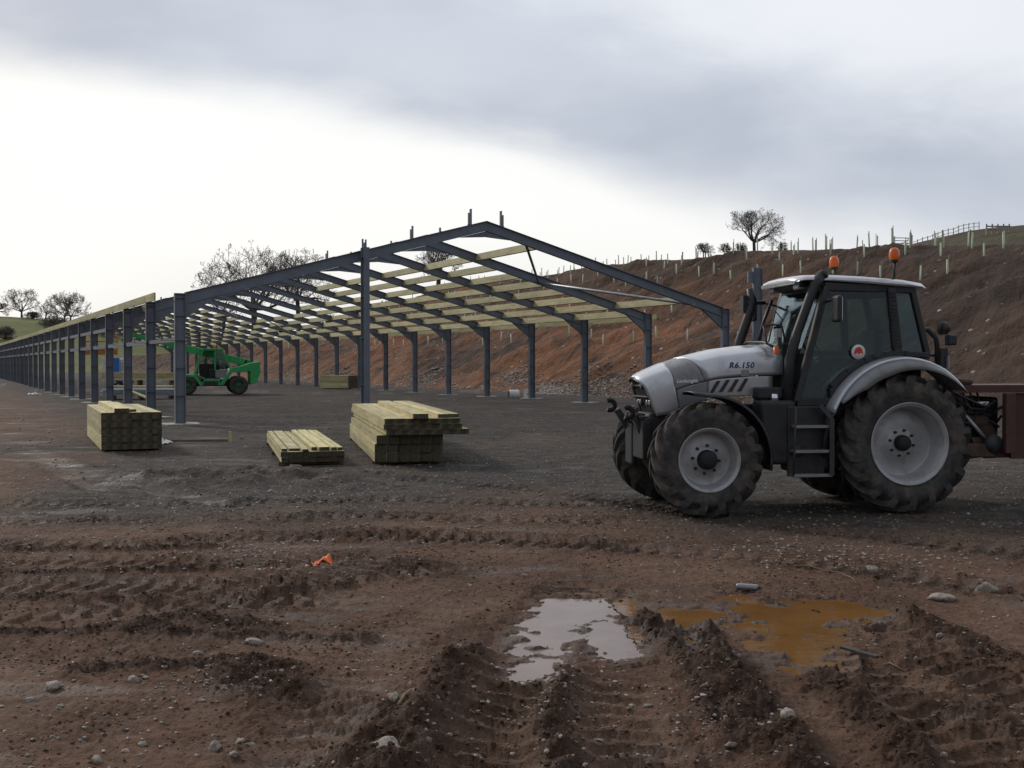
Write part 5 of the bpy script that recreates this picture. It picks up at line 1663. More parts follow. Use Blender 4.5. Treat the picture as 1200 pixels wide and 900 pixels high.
# ------------------------------------------------------------------ green telescopic handler inside the shed
class Frame:
    """ground frame: photo pixel at local sideways offset y -> local (x, z)"""
    def __init__(s, P, rz):
        s.P = Vector((P.x, P.y, 0)); s.rz = rz
        s.F = Vector((math.cos(rz), math.sin(rz), 0)); s.L = Vector((-math.sin(rz), math.cos(rz), 0))
    def at(s, x, y, yl):
        k = (x - 600) / FOC
        xl = (k * (s.P.y + s.L.y * yl) - (s.P.x + s.L.x * yl)) / (s.F.x - k * s.F.y)
        Y = s.P.y + s.F.y * xl + s.L.y * yl
        return xl, EYE + (HORY - y) / FOC * Y
p0 = gp(280, 462.3)
T_RZ = math.pi + R(20)
FRM = Frame(p0 + Vector((math.sin(T_RZ), -math.cos(T_RZ), 0)) * 1.0, T_RZ)
TH = thing('telehandler', 'green telescopic handler with an open cab and raised boom, parked inside the shed frame', 'telehandler', tuple(FRM.P), T_RZ)
def tpoly(pts, yl):
    return [FRM.at(x, y, yl) for x, y in pts]
def tb(name, m, mt, parent=None, **k):
    return m.build(name, M[mt], parent or TH, **k)
tt = tyre_mesh(0.56, 0.27, 0.36, 16, 0.035); tt.materials.append(M['rubber'])
tr_ = rim_mesh(0.27, 0.30, 0.08); tr_.materials.clear(); tr_.materials.append(M['dullgreen'])
xf, _ = FRM.at(219.7, 455, 1.0)
for x in (0, xf):
    for sd in (1, -1):
        w = bpy.data.objects.new('wheel', tt); COL.objects.link(w); w.parent = TH; w.location = (x, sd * 0.85, 0.56); w.rotation_euler = (0, 0, 0 if sd > 0 else math.pi)
        o = bpy.data.objects.new('rim', tr_); COL.objects.link(o); o.parent = w
tb('axle', MB().tube([(0, -0.8, 0.56), (0, 0.8, 0.56)], 0.11, 8).tube([(xf, -0.8, 0.56), (xf, 0.8, 0.56)], 0.11, 8), 'dark')
body = tb('body', MB().prism(tpoly([(256.4, 451.5), (262, 451.5), (272.2, 436.6), (293.8, 435.4), (293.5, 451.0), (301.3, 448), (305.4, 436.3), (304.8, 423.5), (292, 425.8), (281, 429.5), (272, 431), (266, 438)], 0.95), 0.30, 0.95), 'green', bevel=0.03)
tb('body', MB().prism(tpoly([(256.4, 451.5), (262, 451.5), (272.2, 436.6), (293.8, 435.4), (293.5, 451.0), (301.3, 448), (305.4, 436.3), (304.8, 426.5), (292, 428.8), (272, 431), (266, 438)], 0.95), -0.95, -0.35), 'green', bevel=0.03)
tb('chassis', MB().box((xf / 2, 0, 0.72), (xf + 1.0, 0.75, 0.42)), 'dark', bevel=0.03)
tb('front_mudguard', MB().prism(tpoly([(206, 452), (210, 441), (217.3, 438.7), (228.5, 438.7), (236.5, 448), (238, 452), (234, 452), (227, 442), (217, 441.5), (211, 446), (208, 453)], 0.95), 0.45, 1.0), 'green', bevel=0.02)
tb('front_mudguard', MB().prism(tpoly([(206, 452), (210, 441), (217.3, 438.7), (228.5, 438.7), (236.5, 448), (238, 452), (234, 452), (227, 442), (217, 441.5), (211, 446), (208, 453)], 0.95), -1.0, -0.45), 'green', bevel=0.02)
tb('sill', MB().prism(tpoly([(236, 451.5), (239, 444.2), (258, 444.2), (257, 451.5)], 0.95), 0.30, 0.95), 'green', bevel=0.02)
tb('step_box', MB().prism(tpoly([(238, 451.2), (239, 446.5), (256, 446.5), (255.5, 451.2)], 0.95), 0.6, 0.97), 'dark', bevel=0.02)
tb('door_panel', MB().prism(tpoly([(252.5, 442.6), (252.5, 433.4), (268, 433.4), (263, 442.8)], 0.95), 0.90, 0.94), 'grey', bevel=0.01)
cp = {k: FRM.at(*v, 0.90) for k, v in dict(a=(228.5, 438.5), b=(238.3, 410.3), c=(260.6, 410.3), d=(270.0, 431.5), e=(240, 444), f=(252, 410.3), g=(252, 434)).items()}
cb = MB()
for y in (0.90, -0.10):
    V_ = {k: Vector((v[0], y, v[1])) for k, v in cp.items()}
    for a, b, w in (('a', 'b', 0.10), ('b', 'c', 0.09), ('c', 'd', 0.09), ('a', 'e', 0.16), ('f', 'g', 0.05)):
        cb.beam(V_[a], V_[b], 0.08, w, up=(0, 1, 0))
tb('cab_frame', cb, 'green', bevel=0.012)
tb('cab_roof', MB().box(((cp['b'][0] + cp['c'][0]) / 2, 0.40, cp['b'][1] + 0.05), (abs(cp['b'][0] - cp['c'][0]) + 0.12, 1.15, 0.08)), 'green', bevel=0.02)
V9 = {k: Vector((v[0], 0.90, v[1])) for k, v in cp.items()}; V1 = {k: Vector((v[0], -0.10, v[1])) for k, v in cp.items()}
pane('rear_glass', [V9['f'], V9['c'], V9['d'], V9['g']], TH)
pane('windscreen', [V9['a'], V9['b'], V1['b'], V1['a']], TH)
pane('side_glass', [V1['a'], V1['b'], V1['c'], V1['d']], TH)
tb('interior_panel', MB().box(((cp['f'][0] + cp['e'][0]) / 2, -0.06, cp['e'][1] + 0.45), (1.1, 0.04, 0.9)).box(((cp['f'][0] + cp['e'][0]) / 2, 0.4, cp['e'][1] + 0.05), (1.3, 0.95, 0.08)), 'black')
tb('seat', MB().box((cp['f'][0] + 0.05, 0.4, cp['e'][1] + 0.35), (0.5, 0.5, 0.5)).box((cp['f'][0] - 0.2, 0.4, cp['e'][1] + 0.8), (0.14, 0.46, 0.7)), 'seat', bevel=0.05)
sw = MB().tube([(cp['f'][0] + 0.75, 0.4, cp['e'][1] + 0.3), (cp['f'][0] + 0.55, 0.4, cp['e'][1] + 0.95)], 0.03, 6)
sw.tube([Vector((cp['f'][0] + 0.55 + 0.05 * math.cos(a * .6283), 0.4 + 0.19 * math.sin(a * .6283), cp['e'][1] + 0.95 + 0.18 * math.cos(a * .6283))) for a in range(11)], 0.02, 6)
tb('steering_wheel', sw, 'black')
# boom along the far side of the cab
def tp(x, y, yl):
    q = FRM.at(x, y, yl); return Vector((q[0], yl, q[1]))
b0, b1, b2 = tp(293, 426, -0.25), tp(200, 404, -0.25), tp(152, 391.5, -0.25)
bm_ = tb('boom', MB().beam(b0, b1, 0.34, 0.42), 'green', bevel=0.03)
tb('boom_section', MB().beam(b1.lerp(b0, 0.1), b2, 0.26, 0.27), 'green', parent=bm_, bevel=0.02)
tb('boom_collar', MB().beam(b1.lerp(b0, 0.03), b1.lerp(b2, 0.04), 0.40, 0.48), 'green', parent=bm_, bevel=0.02)
tb('ram', MB().tube([tp(262, 432, -0.25), tp(236, 414.5, -0.25)], 0.06, 8), 'chrome')
tb('beacon', MB().tube([(cp['c'][0] + 0.4, 0.4, cp['c'][1] + 0.05), (cp['c'][0] + 0.4, 0.4, cp['c'][1] + 0.16)], 0.05, 8).lathe([(0, 0.09), (0.12, 0.09), (0.17, 0.0)], (cp['c'][0] + 0.4, 0.4, cp['c'][1] + 0.16), axis='Z', n=14), 'amber')
tb('work_lamp', MB().lathe([(-0.08, 0.10), (0.05, 0.12), (0.055, 0)], tp(288, 423, 0.2), axis='X', n=14), 'dark')
tb('engine_cover', MB().box(tp(283, 432.5, 0.0) , (1.2, 0.5, 0.3)), 'dark', bevel=0.04)
# carriage and the orange man basket on the boom head
hd = tb('carriage', MB().beam(b2, b2 + Vector((0.35, 0, -0.45)), 0.30, 0.30).beam(b2 + Vector((0.35, -0.6, -0.5)), b2 + Vector((0.35, 0.6, -0.5)), 0.08, 0.2), 'dark', bevel=0.02)
c0 = tp(137.5, 412, 0.45)
xa, za_ = c0.x, c0.z - 0.15
bs = MB()
Lb_, Hb_ = 1.75, 1.35
for x in (xa, xa + Lb_):
    for y in (-0.45, 0.45):
        bs.beam((x, y, za_), (x, y, za_ + Hb_), 0.06, 0.06, up=(0, 1, 0))
for z in (za_ + Hb_, za_ + Hb_ * 0.55):
    for y in (-0.45, 0.45):
        bs.beam((xa, y, z), (xa + Lb_, y, z), 0.05, 0.05)
    for x in (xa, xa + Lb_):
        bs.beam((x, -0.45, z), (x, 0.45, z), 0.05, 0.05)
bk = tb('man_basket', bs, 'orange', bevel=0.008)
tb('kick_plate', MB().box((xa + Lb_ / 2, 0, za_ + 0.14), (Lb_ + 0.06, 0.98, 0.34)), 'orange', parent=bk, bevel=0.01)
# a worker standing in the basket
def skin_body(name, joints, edges, radii, m_, parent, loc=(0, 0, 0)):
    me = bpy.data.meshes.new(name)
    me.from_pydata(joints, edges, [])
    o = link(name, me, m_, parent)
    sk = o.modifiers.new('skin', 'SKIN'); sk.use_smooth_shade = True
    su_ = o.modifiers.new('sub', 'SUBSURF'); su_.levels = 1; su_.render_levels = 1
    for v, r_ in zip(me.skin_vertices[0].data, radii):
        v.radius = (r_, r_)
    me.skin_vertices[0].data[0].use_root = True
    o.location = loc
    return o
mw = Matrix.Translation(FRM.P) @ Matrix.Rotation(T_RZ, 4, 'Z')
wp = mw @ Vector((xa + 1.45, 0.1, za_ + 0.31))
wk = thing('person', 'worker in dark clothes and a white helmet standing in the raised orange basket', 'person', tuple(wp), T_RZ + math.pi)
J = [(0, 0, 0.95), (0, 0, 1.15), (0, 0, 1.36), (0, 0, 1.48), (0, 0, 1.60), (0, 0, 1.70),
     (0.02, 0.10, 0.90), (0.03, 0.11, 0.50), (0, 0.11, 0.08), (0.13, 0.12, 0.04),
     (0.02, -0.10, 0.90), (0.05, -0.11, 0.50), (-0.02, -0.11, 0.08), (0.11, -0.12, 0.04),
     (0, 0.19, 1.40), (0.06, 0.25, 1.12), (0.28, 0.22, 1.02), (0.36, 0.21, 1.02),
     (0, -0.19, 1.40), (0.04, -0.26, 1.12), (0.25, -0.24, 1.00), (0.33, -0.23, 1.0)]
E_ = [(0, 1), (1, 2), (2, 3), (3, 4), (4, 5), (0, 6), (6, 7), (7, 8), (8, 9), (0, 10), (10, 11), (11, 12), (12, 13), (2, 14), (14, 15), (15, 16), (16, 17), (2, 18), (18, 19), (19, 20), (20, 21)]
Rr = [0.15, 0.15, 0.16, 0.06, 0.09, 0.085, 0.10, 0.075, 0.05, 0.045, 0.10, 0.075, 0.05, 0.045, 0.075, 0.055, 0.042, 0.04, 0.075, 0.055, 0.042, 0.04]
skin_body('body', J, E_, Rr, M['cloth'], wk)
MB().lathe([(1.63, 0.105), (1.66, 0.125), (1.72, 0.122), (1.79, 0.085), (1.815, 0.0)], axis='Z', n=16).box((0.12, 0, 1.655), (0.1, 0.16, 0.012)).build('helmet', M['white'], wk)
MB().lathe([(1.52, 0.05), (1.56, 0.082), (1.62, 0.09), (1.66, 0.09)], (0.02, 0, 0), axis='Z', n=14).build('face', M['skin'], wk)
for y in (0.21, -0.23):
    m = MB().box((0.40, y, 1.02), (0.08, 0.07, 0.035))
    for k in range(4):
        m.tube([(0.43, y - 0.028 + 0.019 * k, 1.025), (0.475 + 0.006 * (k in (1, 2)), y - 0.028 + 0.019 * k, 1.02), (0.485, y - 0.028 + 0.019 * k, 0.985)], 0.009, 6)
    m.tube([(0.38, y + 0.04 * (1 if y < 0 else -1), 1.02), (0.42, y + 0.06 * (1 if y < 0 else -1), 1.0), (0.45, y + 0.05 * (1 if y < 0 else -1), 0.985)], 0.010, 6)
    m.build('hand', M['skin'], wk)

# ------------------------------------------------------------------ site units and materials standing beyond the left columns
def ground_box(x0, x1, ybase):
    a = gp(x0, ybase); b = gp(x1, ybase); return a, b
q = gp(134, 451.5)
un = thing('site_generator', 'blue fronted white generator on a blue trailer, behind the left columns', 'generator', (q.x, q.y, 0), R(-8))
k = q.y / FOC
MB().box((-0.30, 0.9, 1.62), (1.6, 1.8, 1.45)).build('housing', M['white'], un, bevel=0.03)
MB().box((0.22, -0.03, 1.55), (0.52, 0.06, 1.60)).build('end_panel', M['blue'], un, bevel=0.01)
MB().box((0.85, 0.6, 1.60), (0.62, 1.0, 1.25)).build('side_box', M['white'], un, bevel=0.02)
for z in (1.35, 1.60, 1.85):
    MB().box((0.85, 0.09, z), (0.36, 0.02, 0.08)).build('vent', M['black'], un)
MB().box((0.45, 0.5, 0.50), (1.25, 1.5, 0.36)).build('trailer_bed', M['blue'], un, bevel=0.02)
tm2 = tyre_mesh(0.33, 0.18, 0.2, 12, 0.012); tm2.materials.append(M['rubber'])
for x, y in ((0.15, -0.2), (0.75, -0.2), (0.15, 1.3), (0.75, 1.3)):
    o = bpy.data.objects.new('wheel', tm2); COL.objects.link(o); o.parent = un; o.location = (x, y, 0.33)
q = gp(152, 452)
sl, _ = stack('timber_stack', 'long timber stack on bearers, half hidden behind the left columns', gp(204, 455), R(100), 5.6, [(5, 0.2, 0.15, 0, 0)] * 4, z0=0.60)
sl.rotation_euler.z = R(178)
sl2, _ = stack('timber_stack', 'low flat timber stack lying behind the left columns', gp(203, 458), R(100), 4.6, [(6, 0.2, 0.12, 0, 0)] * 2, z0=0.10)
sl2.rotation_euler.z = R(179)
q = gp(166, 468)
sh = thing('sheet_stack', 'flat stack of pale grey roofing sheets behind the left columns', 'sheet stack', (q.x, q.y, 0), R(4))
for k in range(6):
    m = MB()
    n = 24
    rows = []
    for i in range(n + 1):
        y = -0.5 + 1.0 * i / n
        zz = 0.03 if i % 4 in (1, 2) else 0.0
        rows.append([Vector((-2.0 + 0.05 * (k % 3), y, 0.22 + 0.06 * k + zz)), Vector((2.0 + 0.05 * (k % 2), y, 0.22 + 0.06 * k + zz))])
    m.grid(rows, smooth=False).build('sheet', M['sheet'], sh, solid=0.02)
for x in (-1.5, 0, 1.5):
    MB().box((x, 0, 0.10), (0.1, 1.1, 0.2)).build('bearer', M['oldwood'], sh)
a, b = px(156, 460.5, 64), px(171, 468.5, 58)
a.z = 0.42; b.z = 0.05
pb = MB().beam((-1.3, 0, 0), (1.3, 0, 0), 0.22, 0.07).build('loose_board', M['timber'])
pb.location = gp(163.5, 469); pb.location.z = 0.28; pb.rotation_euler = (0, R(11), R(-42))
tag(pb, 'pale plank propped against the roofing sheets behind the left columns', 'board')
# white drum and white board by the right columns
q = gp(601, 467)
dr = thing('white_drum', 'white plastic drum lying on its side with a dark mouth, near the right columns', 'drum', (q.x, q.y, 0), R(6))
MB().lathe([(-0.22, 0.20), (-0.20, 0.24), (0.30, 0.24), (0.34, 0.20), (0.34, 0)], (0, 0, 0.23), axis='X', n=24).build('shell', M['white'], dr)
MB().lathe([(-0.225, 0.23), (-0.16, 0.19), (-0.15, 0.0)], (0, 0, 0.23), axis='X', n=24).build('mouth', M['black'], dr)
q = gp(618, 467.8)
wb = thing('white_board', 'small white board leaning upright against a right hand column', 'board', (q.x, q.y, 0), R(5))
MB().box((0, 0, 0.27), (0.38, 0.04, 0.54), Matrix.Rotation(R(-8), 3, 'X')).build('panel', M['white'], wb, bevel=0.006)
MB().box((0.03, -0.03, 0.27), (0.1, 0.02, 0.05), Matrix.Rotation(R(-8), 3, 'X')).build('handle', M['black'], wb)
# peg and board by the corner column
q = gp(235, 517)
o = MB().box((0, 0, 0), (1.35, 0.10, 0.045)).build('ground_board', M['oldwood'])
o.location = (q.x, q.y, ground_z(q.x, q.y) + 0.03); o.rotation_euler = (0, 0, R(3))
tag(o, 'thin brown board lying on the ground right of the corner column', 'board')
q = gp(269, 517.5)
o = MB().beam((0, 0, -0.05), (0, 0, 0.25), 0.06, 0.06, up=(0, 1, 0)).build('wooden_peg', M['timber'])
o.location = (q.x, q.y, ground_z(q.x, q.y))
tag(o, 'short wooden peg standing at the end of the thin brown board', 'peg')
def rag(name, label, cat, x, y, w, d, h, m_, seed):
    q = gp(x, y)
    n = 14
    rows = []
    for i in range(n + 1):
        r = []
        for j in range(n + 1):
            a, b = i / n - 0.5, j / n - 0.5
            e = max(0, 1 - (2 * max(abs(a), abs(b))) ** 2)
            wx = a + 0.10 * float(noise2(a * 5 + seed, b * 5)); wy = b + 0.10 * float(noise2(a * 5, b * 5 + seed))
            X_, Y_ = q.x + wx * w, q.y + wy * d
            r.append(Vector((wx * w, wy * d, ground_z(X_, Y_) + 0.008 + h * max(0, 0.25 + float(noise2(a * 4 + seed * 2, b * 4, seed))) * (0.3 + e))))
        rows.append(r)
    o = MB().grid(rows).build(name, m_, None, solid=0.003)
    o.location = (q.x, q.y, 0)
    return tag(o, label, cat)
rag('crumpled_sheet', 'crumpled white sheet on the wet ground between the left timber stack and the corner column', 'sheet', 189, 520, 0.30, 0.7, 0.13, M['white'], 3)
rag('plastic_scrap', 'bright orange torn plastic scrap among pebbles on the mud', 'plastic scrap', 378, 659, 0.20, 0.18, 0.05, M['netting'], 5)
rag('white_litter', 'small white scrap on the far left mud beside the column row', 'scrap', 40, 462, 0.7, 0.4, 0.10, M['white'], 6)
# silver canister, thin branch, dark strip, little sticks
q = gp(877, 692)
cn = thing('silver_canister', 'dented silver canister lying beside the ochre puddle', 'canister', (q.x, q.y, ground_z(q.x, q.y) + 0.035), R(-20))
MB().lathe([(-0.10, 0.0), (-0.10, 0.030), (-0.09, 0.036), (0.085, 0.036), (0.095, 0.030), (0.10, 0.0)], axis='X', n=20).build('shell', M['tin'], cn)
cn.scale = (0.9, 0.85, 0.85)
MB().lathe([(0.098, 0.016), (0.125, 0.014), (0.125, 0.0)], axis='X', n=14).build('cap', M['black'], cn)
def stick(label, pts, r, name='stick', cat='stick', m_='oldwood'):
    w = []
    for i, (x, y) in enumerate(pts):
        q = gp(x, y); w.append(Vector((q.x, q.y, ground_z(q.x, q.y) + r * 1.2 + 0.006)))
    c = w[0].copy()
    o = MB().tube([p - c for p in w], [r * (1 - 0.6 * i / (len(w) - 1)) for i in range(len(w))], 7).build(name, M[m_])
    o.location = c
    return tag(o, label, cat)
stick('long thin curved branch lying behind the ochre puddle', [(932, 668), (948, 665), (966, 669), (985, 672), (1000, 680), (1006, 688)], 0.011, 'branch', 'branch')
stick('thin dark twig at the end of the black strip beside the ochre puddle', [(1025, 772), (1045, 776), (1062, 782), (1080, 776), (1092, 772)], 0.007)
stick('short pale stick leaning out of the clod ridge by a block stone', [(466, 838), (474, 828), (482, 818)], 0.012)
q = gp(1009, 768)
o = MB().box((0, 0, 0), (0.30, 0.035, 0.02)).build('dark_strip', M['black'], bevel=0.004)
o.location = (q.x, q.y, ground_z(q.x, q.y) + 0.014); o.rotation_euler = (0, 0, R(-58))
tag(o, 'short black plastic strip lying at the right end of the ochre puddle', 'strip')

# ------------------------------------------------------------------ tree guards on the bank
def guard_mesh(h, r):
    m = MB().lathe([(0, r), (h, r * 0.96), (h, r * 0.80), (0.02, r * 0.80)], axis='Z', n=8)
    return m
gm1 = guard_mesh(0.78, 0.048).mesh('tree_guard'); gm1.materials.append(M['guard'])
gm2 = guard_mesh(0.88, 0.05).mesh('tree_guard'); gm2.materials.append(M['guard'])
skm = MB().beam((0.09, 0, -0.2), (0.09, 0, 1.02), 0.035, 0.035, up=(0, 1, 0)).mesh('stake'); skm.materials.append(M['stake'])
GROWS = [  # v from the foot as a share of the slope, along-range, spacing, mesh, label
    (1.01, 38, 230, 2.15, gm2, 'tall pale guard tube on the bank edge'),
    (1.22, 40, 180, 2.8, gm2, 'tall pale guard tube in grass behind the edge'),
    (0.93, 40, 110, 3.2, gm1, 'pale guard tube just under the bank edge'),
    (0.80, 40, 200, 2.6, gm1, 'pale guard tube in the upper face row'),
    (0.56, 62, 150, 3.0, gm1, 'pale guard tube in the middle face row'),
    (0.33, 54, 120, 3.0, gm1, 'pale guard tube in the lowest face row'),
]
ng = 0
for fr, u0, u1, st_, me, lab in GROWS:
    u = u0
    while u < u1 and ng < 298:
        uu = u + rnd.uniform(-0.45, 0.45)
        v = VFOOT + fr * float(crest_h(uu)) / SLOPE + rnd.uniform(-0.35, 0.35)
        q = AX * uu + BX * v
        u += st_
        if rnd.random() < 0.08:
            continue
        o = bpy.data.objects.new('tree_guard', me); COL.objects.link(o)
        o.location = (q.x, q.y, float(bank_z(q.x, q.y)) - 0.03)
        o.rotation_euler = (rnd.uniform(-.05, .05), rnd.uniform(-.05, .05), rnd.uniform(0, 6))
        if q.y < 90:
            s_ = bpy.data.objects.new('stake', skm); COL.objects.link(s_); s_.parent = o
        gx = 600 + FOC * q.x / q.y
        where = ('beyond the far bays of the shed' if gx < 400 else 'behind the middle bays of the shed' if gx < 640 else 'between the front gable and the bushes' if gx < 800 else
                 'near the solitary tree' if gx < 930 else 'above the tractor cab' if gx < 1080 else 'right of the tractor cab')
        tag(o, lab + ', ' + where, 'tree guard', 'tree guards planted on the soil bank')
        ng += 1
# ------------------------------------------------------------------ rail fence and gate on the far right hill
def on_bank(x, y_depth):
    X_ = (x - 600) / FOC * y_depth
    return Vector((X_, y_depth, float(bank_z(X_, y_depth))))
f0 = [on_bank(x, 104 + (x - 990) * 0.17) for x in np.arange(990, 1152, 6.0)]
fe = thing('rail_fence', 'weathered post and rail fence climbing the far right hill', 'fence', tuple(f0[0]))
pmsh = MB().beam((0, 0, -0.2), (0, 0, 0.95), 0.07, 0.07, up=(0, 1, 0)).mesh('post'); pmsh.materials.append(M['stake'])
for i, p in enumerate(f0):
    o = bpy.data.objects.new('post', pmsh); COL.objects.link(o); o.parent = fe; o.location = p - f0[0]
    if i:
        for z in (0.40, 0.80):
            MB().beam(f0[i - 1] - f0[0] + Vector((0, -0.08, z)), p - f0[0] + Vector((0, -0.08, z)), 0.03, 0.055).build('rail', M['stake'], fe)
p = on_bank(1047, 80)
gt = thing('field_gate', 'grey five bar field gate below the rail fence on the far right hill', 'gate', tuple(p), R(10))
for x in (0, 1.25):
    MB().beam((x, 0, -0.2), (x, 0, 1.1), 0.09, 0.09, up=(0, 1, 0)).build('post', M['galv'], gt)
for z in (0.2, 0.4, 0.6, 0.8, 1.0):
    MB().beam((0.05, 0, z), (1.20, 0, z), 0.04, 0.06).build('bar', M['galv'], gt)
MB().beam((0.05, -0.03, 0.2), (1.20, -0.03, 1.0), 0.03, 0.05).build('brace', M['galv'], gt)
p = on_bank(1168, 118)
hu = thing('sheep_hurdle', 'small dark timber hurdle on the skyline right of the rail fence', 'hurdle', tuple(p))
for x in (0, 0.6, 1.2, 1.8, 2.4):
    MB().beam((x - 1.2, 0, -0.3), (x - 1.2, 0, 1.0), 0.12, 0.12, up=(0, 1, 0)).build('post', M['stake'], hu)
for z in (0.4, 0.75):
    MB().beam((-1.2, 0.09, z), (1.2, 0.09, z), 0.05, 0.14).build('rail', M['stake'], hu)

# ------------------------------------------------------------------ bare winter trees
def tree(name, label, cat, base, fork_z, top_z, halfw, seed, group=None, trunk_r=0.3, nlimb=6, depth=5, twig=0.03, squash=1.0, stems=1):
    rs = random.Random(seed)
    t = thing(name, label, cat, tuple(base), 0, group)
    tk, cr = MB(), MB()
    H_ = top_z - base.z
    fz = fork_z - base.z
    ch = H_ - fz
    def inside(p):
        return ((p.x / halfw) ** 2 + (p.y / halfw) ** 2 + (max(0, (p.z - fz) / ch - 0.45) / 0.55) ** 2) < 1.0
    def grow(p, d, L, r, lev):
        n = 4 if lev < 2 else 3
        pts, rad = [p], [r]
        r2 = max(r * 0.62, twig)
        q = p.copy(); dd = d.copy()
        for i in range(n):
            dd = (dd + Vector((rs.uniform(-1, 1), rs.uniform(-1, 1), rs.uniform(-0.6, 0.9))) * (0.24 + 0.05 * lev)).normalized()
            q = q + dd * (L / n)
            pts.append(q.copy()); rad.append(r + (r2 - r) * (i + 1) / n)
            if lev >= 2 and not inside(q):
                break
        (tk if lev < 1 else cr).tube(pts, rad, 6 if lev < 2 else 3, caps=False, smooth=True)
        if lev >= depth:
            return
        kids = 3
        for k in range(kids + (rs.random() < (0.5 if lev < 3 else 0.1))):
            i = max(1, min(len(pts) - 1, int(len(pts) * (0.35 + 0.65 * (k + 0.6) / kids))))
            b = pts[i]
            side_ = dd.orthogonal().normalized()
            side_ = Matrix.Rotation(rs.uniform(0, 6.283), 3, dd) @ side_
            nd = (dd * rs.uniform(0.5, 0.95) + side_ * rs.uniform(0.5, 1.0) + Vector((0, 0, 0.12))).normalized()
            grow(b, nd, L * rs.uniform(0.55, 0.78), max(rad[i] * rs.uniform(0.45, 0.62), twig), lev + 1)
    for s_ in range(stems):
        off = Vector((rs.uniform(-.5, .5), rs.uniform(-.5, .5), 0)) * (halfw * 0.3 if stems > 1 else 0)
        pt_ = [off + Vector((0, 0, -0.3)), off + Vector((rs.uniform(-.1, .1), 0, fz * 0.5)), off + Vector((rs.uniform(-.2, .2), rs.uniform(-.2, .2), max(fz, 0.05)))]
        tk.tube(pt_, [trunk_r * 1.25, trunk_r, trunk_r * 0.9], 8, caps=False)
        for k in range(nlimb):
            a = 6.283 * k / nlimb + rs.uniform(-.3, .3)
            el = 0.08 + 1.25 * ((k * 0.618 + rs.uniform(0, .15)) % 1.0)
            d = Vector((math.cos(a) * math.cos(el), math.sin(a) * math.cos(el), math.sin(el) * squash)).normalized()
            reach = 1 / math.sqrt((d.x ** 2 + d.y ** 2) / halfw ** 2 + d.z ** 2 / ch ** 2)
            grow(pt_[-1] - Vector((0, 0, ch * 0.05 * k / nlimb)), d, reach * 0.60, trunk_r * rs.uniform(0.45, 0.62), 1)
    tk.build('trunk', M['bark'], t)
    cr.build('crown', M['twig'], t)
    return t
def tree_px(name, label, cat, x, ybase, ytop, hw_px, Y, zf, seed, yfork=None, **k):
    X_ = (x - 600) / FOC * Y
    g = float(zf(X_, Y))
    top = EYE + (HORY - ytop) / FOC * Y
    fk = EYE + (HORY - (yfork if yfork else ybase)) / FOC * Y
    return tree(name, label, cat, Vector((X_, Y, g)), max(fk, g + 0.2), top, hw_px / FOC * Y, seed, **k)
tree_px('oak_tree', 'large bare spreading tree behind the left part of the shed roof', 'tree', 298, 395, 291, 62, 195, bank_z, 11, yfork=362, trunk_r=0.55, nlimb=8, depth=6, twig=0.026)
tree_px('oak_tree', 'bare tree just right of the large one behind the shed roof', 'tree', 350, 392, 292, 36, 205, bank_z, 12, yfork=352, trunk_r=0.42, nlimb=7, depth=6, twig=0.026)
tree_px('oak_tree', 'bare tree low behind the left slope of the roof, left of the large tree', 'tree', 262, 398, 322, 26, 210, bank_z, 13, yfork=372, trunk_r=0.36, nlimb=7, depth=4, twig=0.03)
tree_px('oak_tree', 'bare tree seen through the roof timbers behind the tall front post', 'tree', 513, 338, 290, 30, 150, bank_z, 14, yfork=324, trunk_r=0.32, nlimb=7, depth=6, twig=0.015)
tree_px('oak_tree', 'solitary round crowned bare tree on the bank skyline left of the tractor beacons', 'tree', 884, 293, 248, 34, 135, bank_z, 18, yfork=283, trunk_r=0.20, nlimb=9, depth=6, twig=0.011)
for i, (x, yt, hw, sd, lab) in enumerate([(825, 285, 12, 21, 'dense round bare bush on the skyline, left of the solitary tree'), (848, 285, 8, 22, 'small bare bush between the dense bush and the solitary tree'),
                                          (868, 284, 8, 23, 'low bare thorn bush touching the left foot of the solitary tree'), (916, 281, 6, 24, 'thin bare sapling bush right of the solitary tree')]):
    tree_px('bare_bush', lab, 'bush', x, 297, yt, hw, 120, bank_z, sd, yfork=296, trunk_r=0.07, nlimb=8, depth=4, twig=0.012, stems=2)
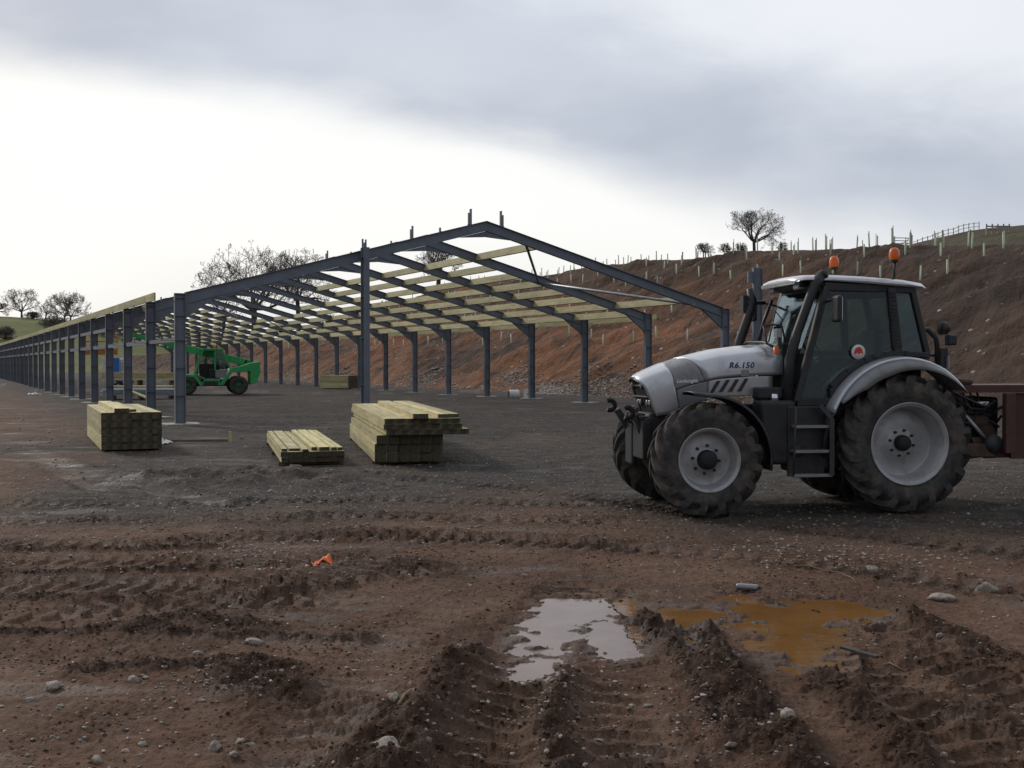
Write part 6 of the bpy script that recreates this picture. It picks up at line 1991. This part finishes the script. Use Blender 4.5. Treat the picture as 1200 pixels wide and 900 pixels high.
tree_px('ash_tree', 'bare tree with an open crown on the far left hill', 'tree', 26, 369, 338, 23, 345, hill_z, 31, yfork=365, trunk_r=0.3, nlimb=7, depth=5, twig=0.034)
tree_px('ash_tree', 'wide bare tree right of the open crowned one on the far left hill', 'tree', 80, 371, 343, 24, 335, hill_z, 32, yfork=371, trunk_r=0.25, nlimb=7, depth=5, twig=0.034, stems=2)
tree_px('ash_tree', 'bare tree cut by the left edge on the far left hill', 'tree', -2, 371, 354, 13, 345, hill_z, 33, yfork=366, trunk_r=0.4, nlimb=7, depth=5, twig=0.034)
tree_px('ash_tree', 'small bare tree between the two big ones on the far left hill', 'tree', 54, 373, 355, 9, 345, hill_z, 34, yfork=368, trunk_r=0.25, nlimb=6, depth=4, twig=0.04)
for i, (x, yb, yt, hw, Y, lab) in enumerate([(6, 402, 383, 13, 285, 'dark bare shrub at the left edge below the far hill'), (66, 396, 371, 22, 300, 'wide brown shrub on the slope of the far left hill'),
                                            (40, 380, 366, 12, 340, 'low scrub under the trees on the far left hill'), (98, 392, 374, 14, 310, 'brown shrub on the right end of the far left hill'),
                                            (128, 398, 382, 14, 300, 'brown shrub beyond the left eave board of the shed')]):
    tree_px('bare_shrub', lab, 'shrub', x, yb, yt, hw, Y, hill_z, 40 + i, yfork=yb, trunk_r=0.14, nlimb=8, depth=4, twig=0.045, stems=3)
for i, (x, yt, hw, Y, lab) in enumerate([(385, 368, 16, 190, 'brown bare shrub behind the bank, right of the large tree'), (420, 362, 16, 185, 'brown bare shrub behind the bank, left of the tall front post'), (455, 352, 16, 170, 'brown bare shrub behind the bank, right of the tall front post'),
                                         (235, 388, 18, 220, 'brown bare shrub behind the bank above the green handler'), (180, 392, 22, 240, 'brown bare shrub behind the bank, left of the green handler'), (330, 376, 16, 190, 'brown bare shrub at the feet of the large tree')]):
    tree_px('bare_shrub', lab, 'shrub', x, 400, yt, hw, Y, bank_z, 60 + i, yfork=395 - (x > 400) * 20, trunk_r=0.12, nlimb=8, depth=4, twig=0.035, stems=3)
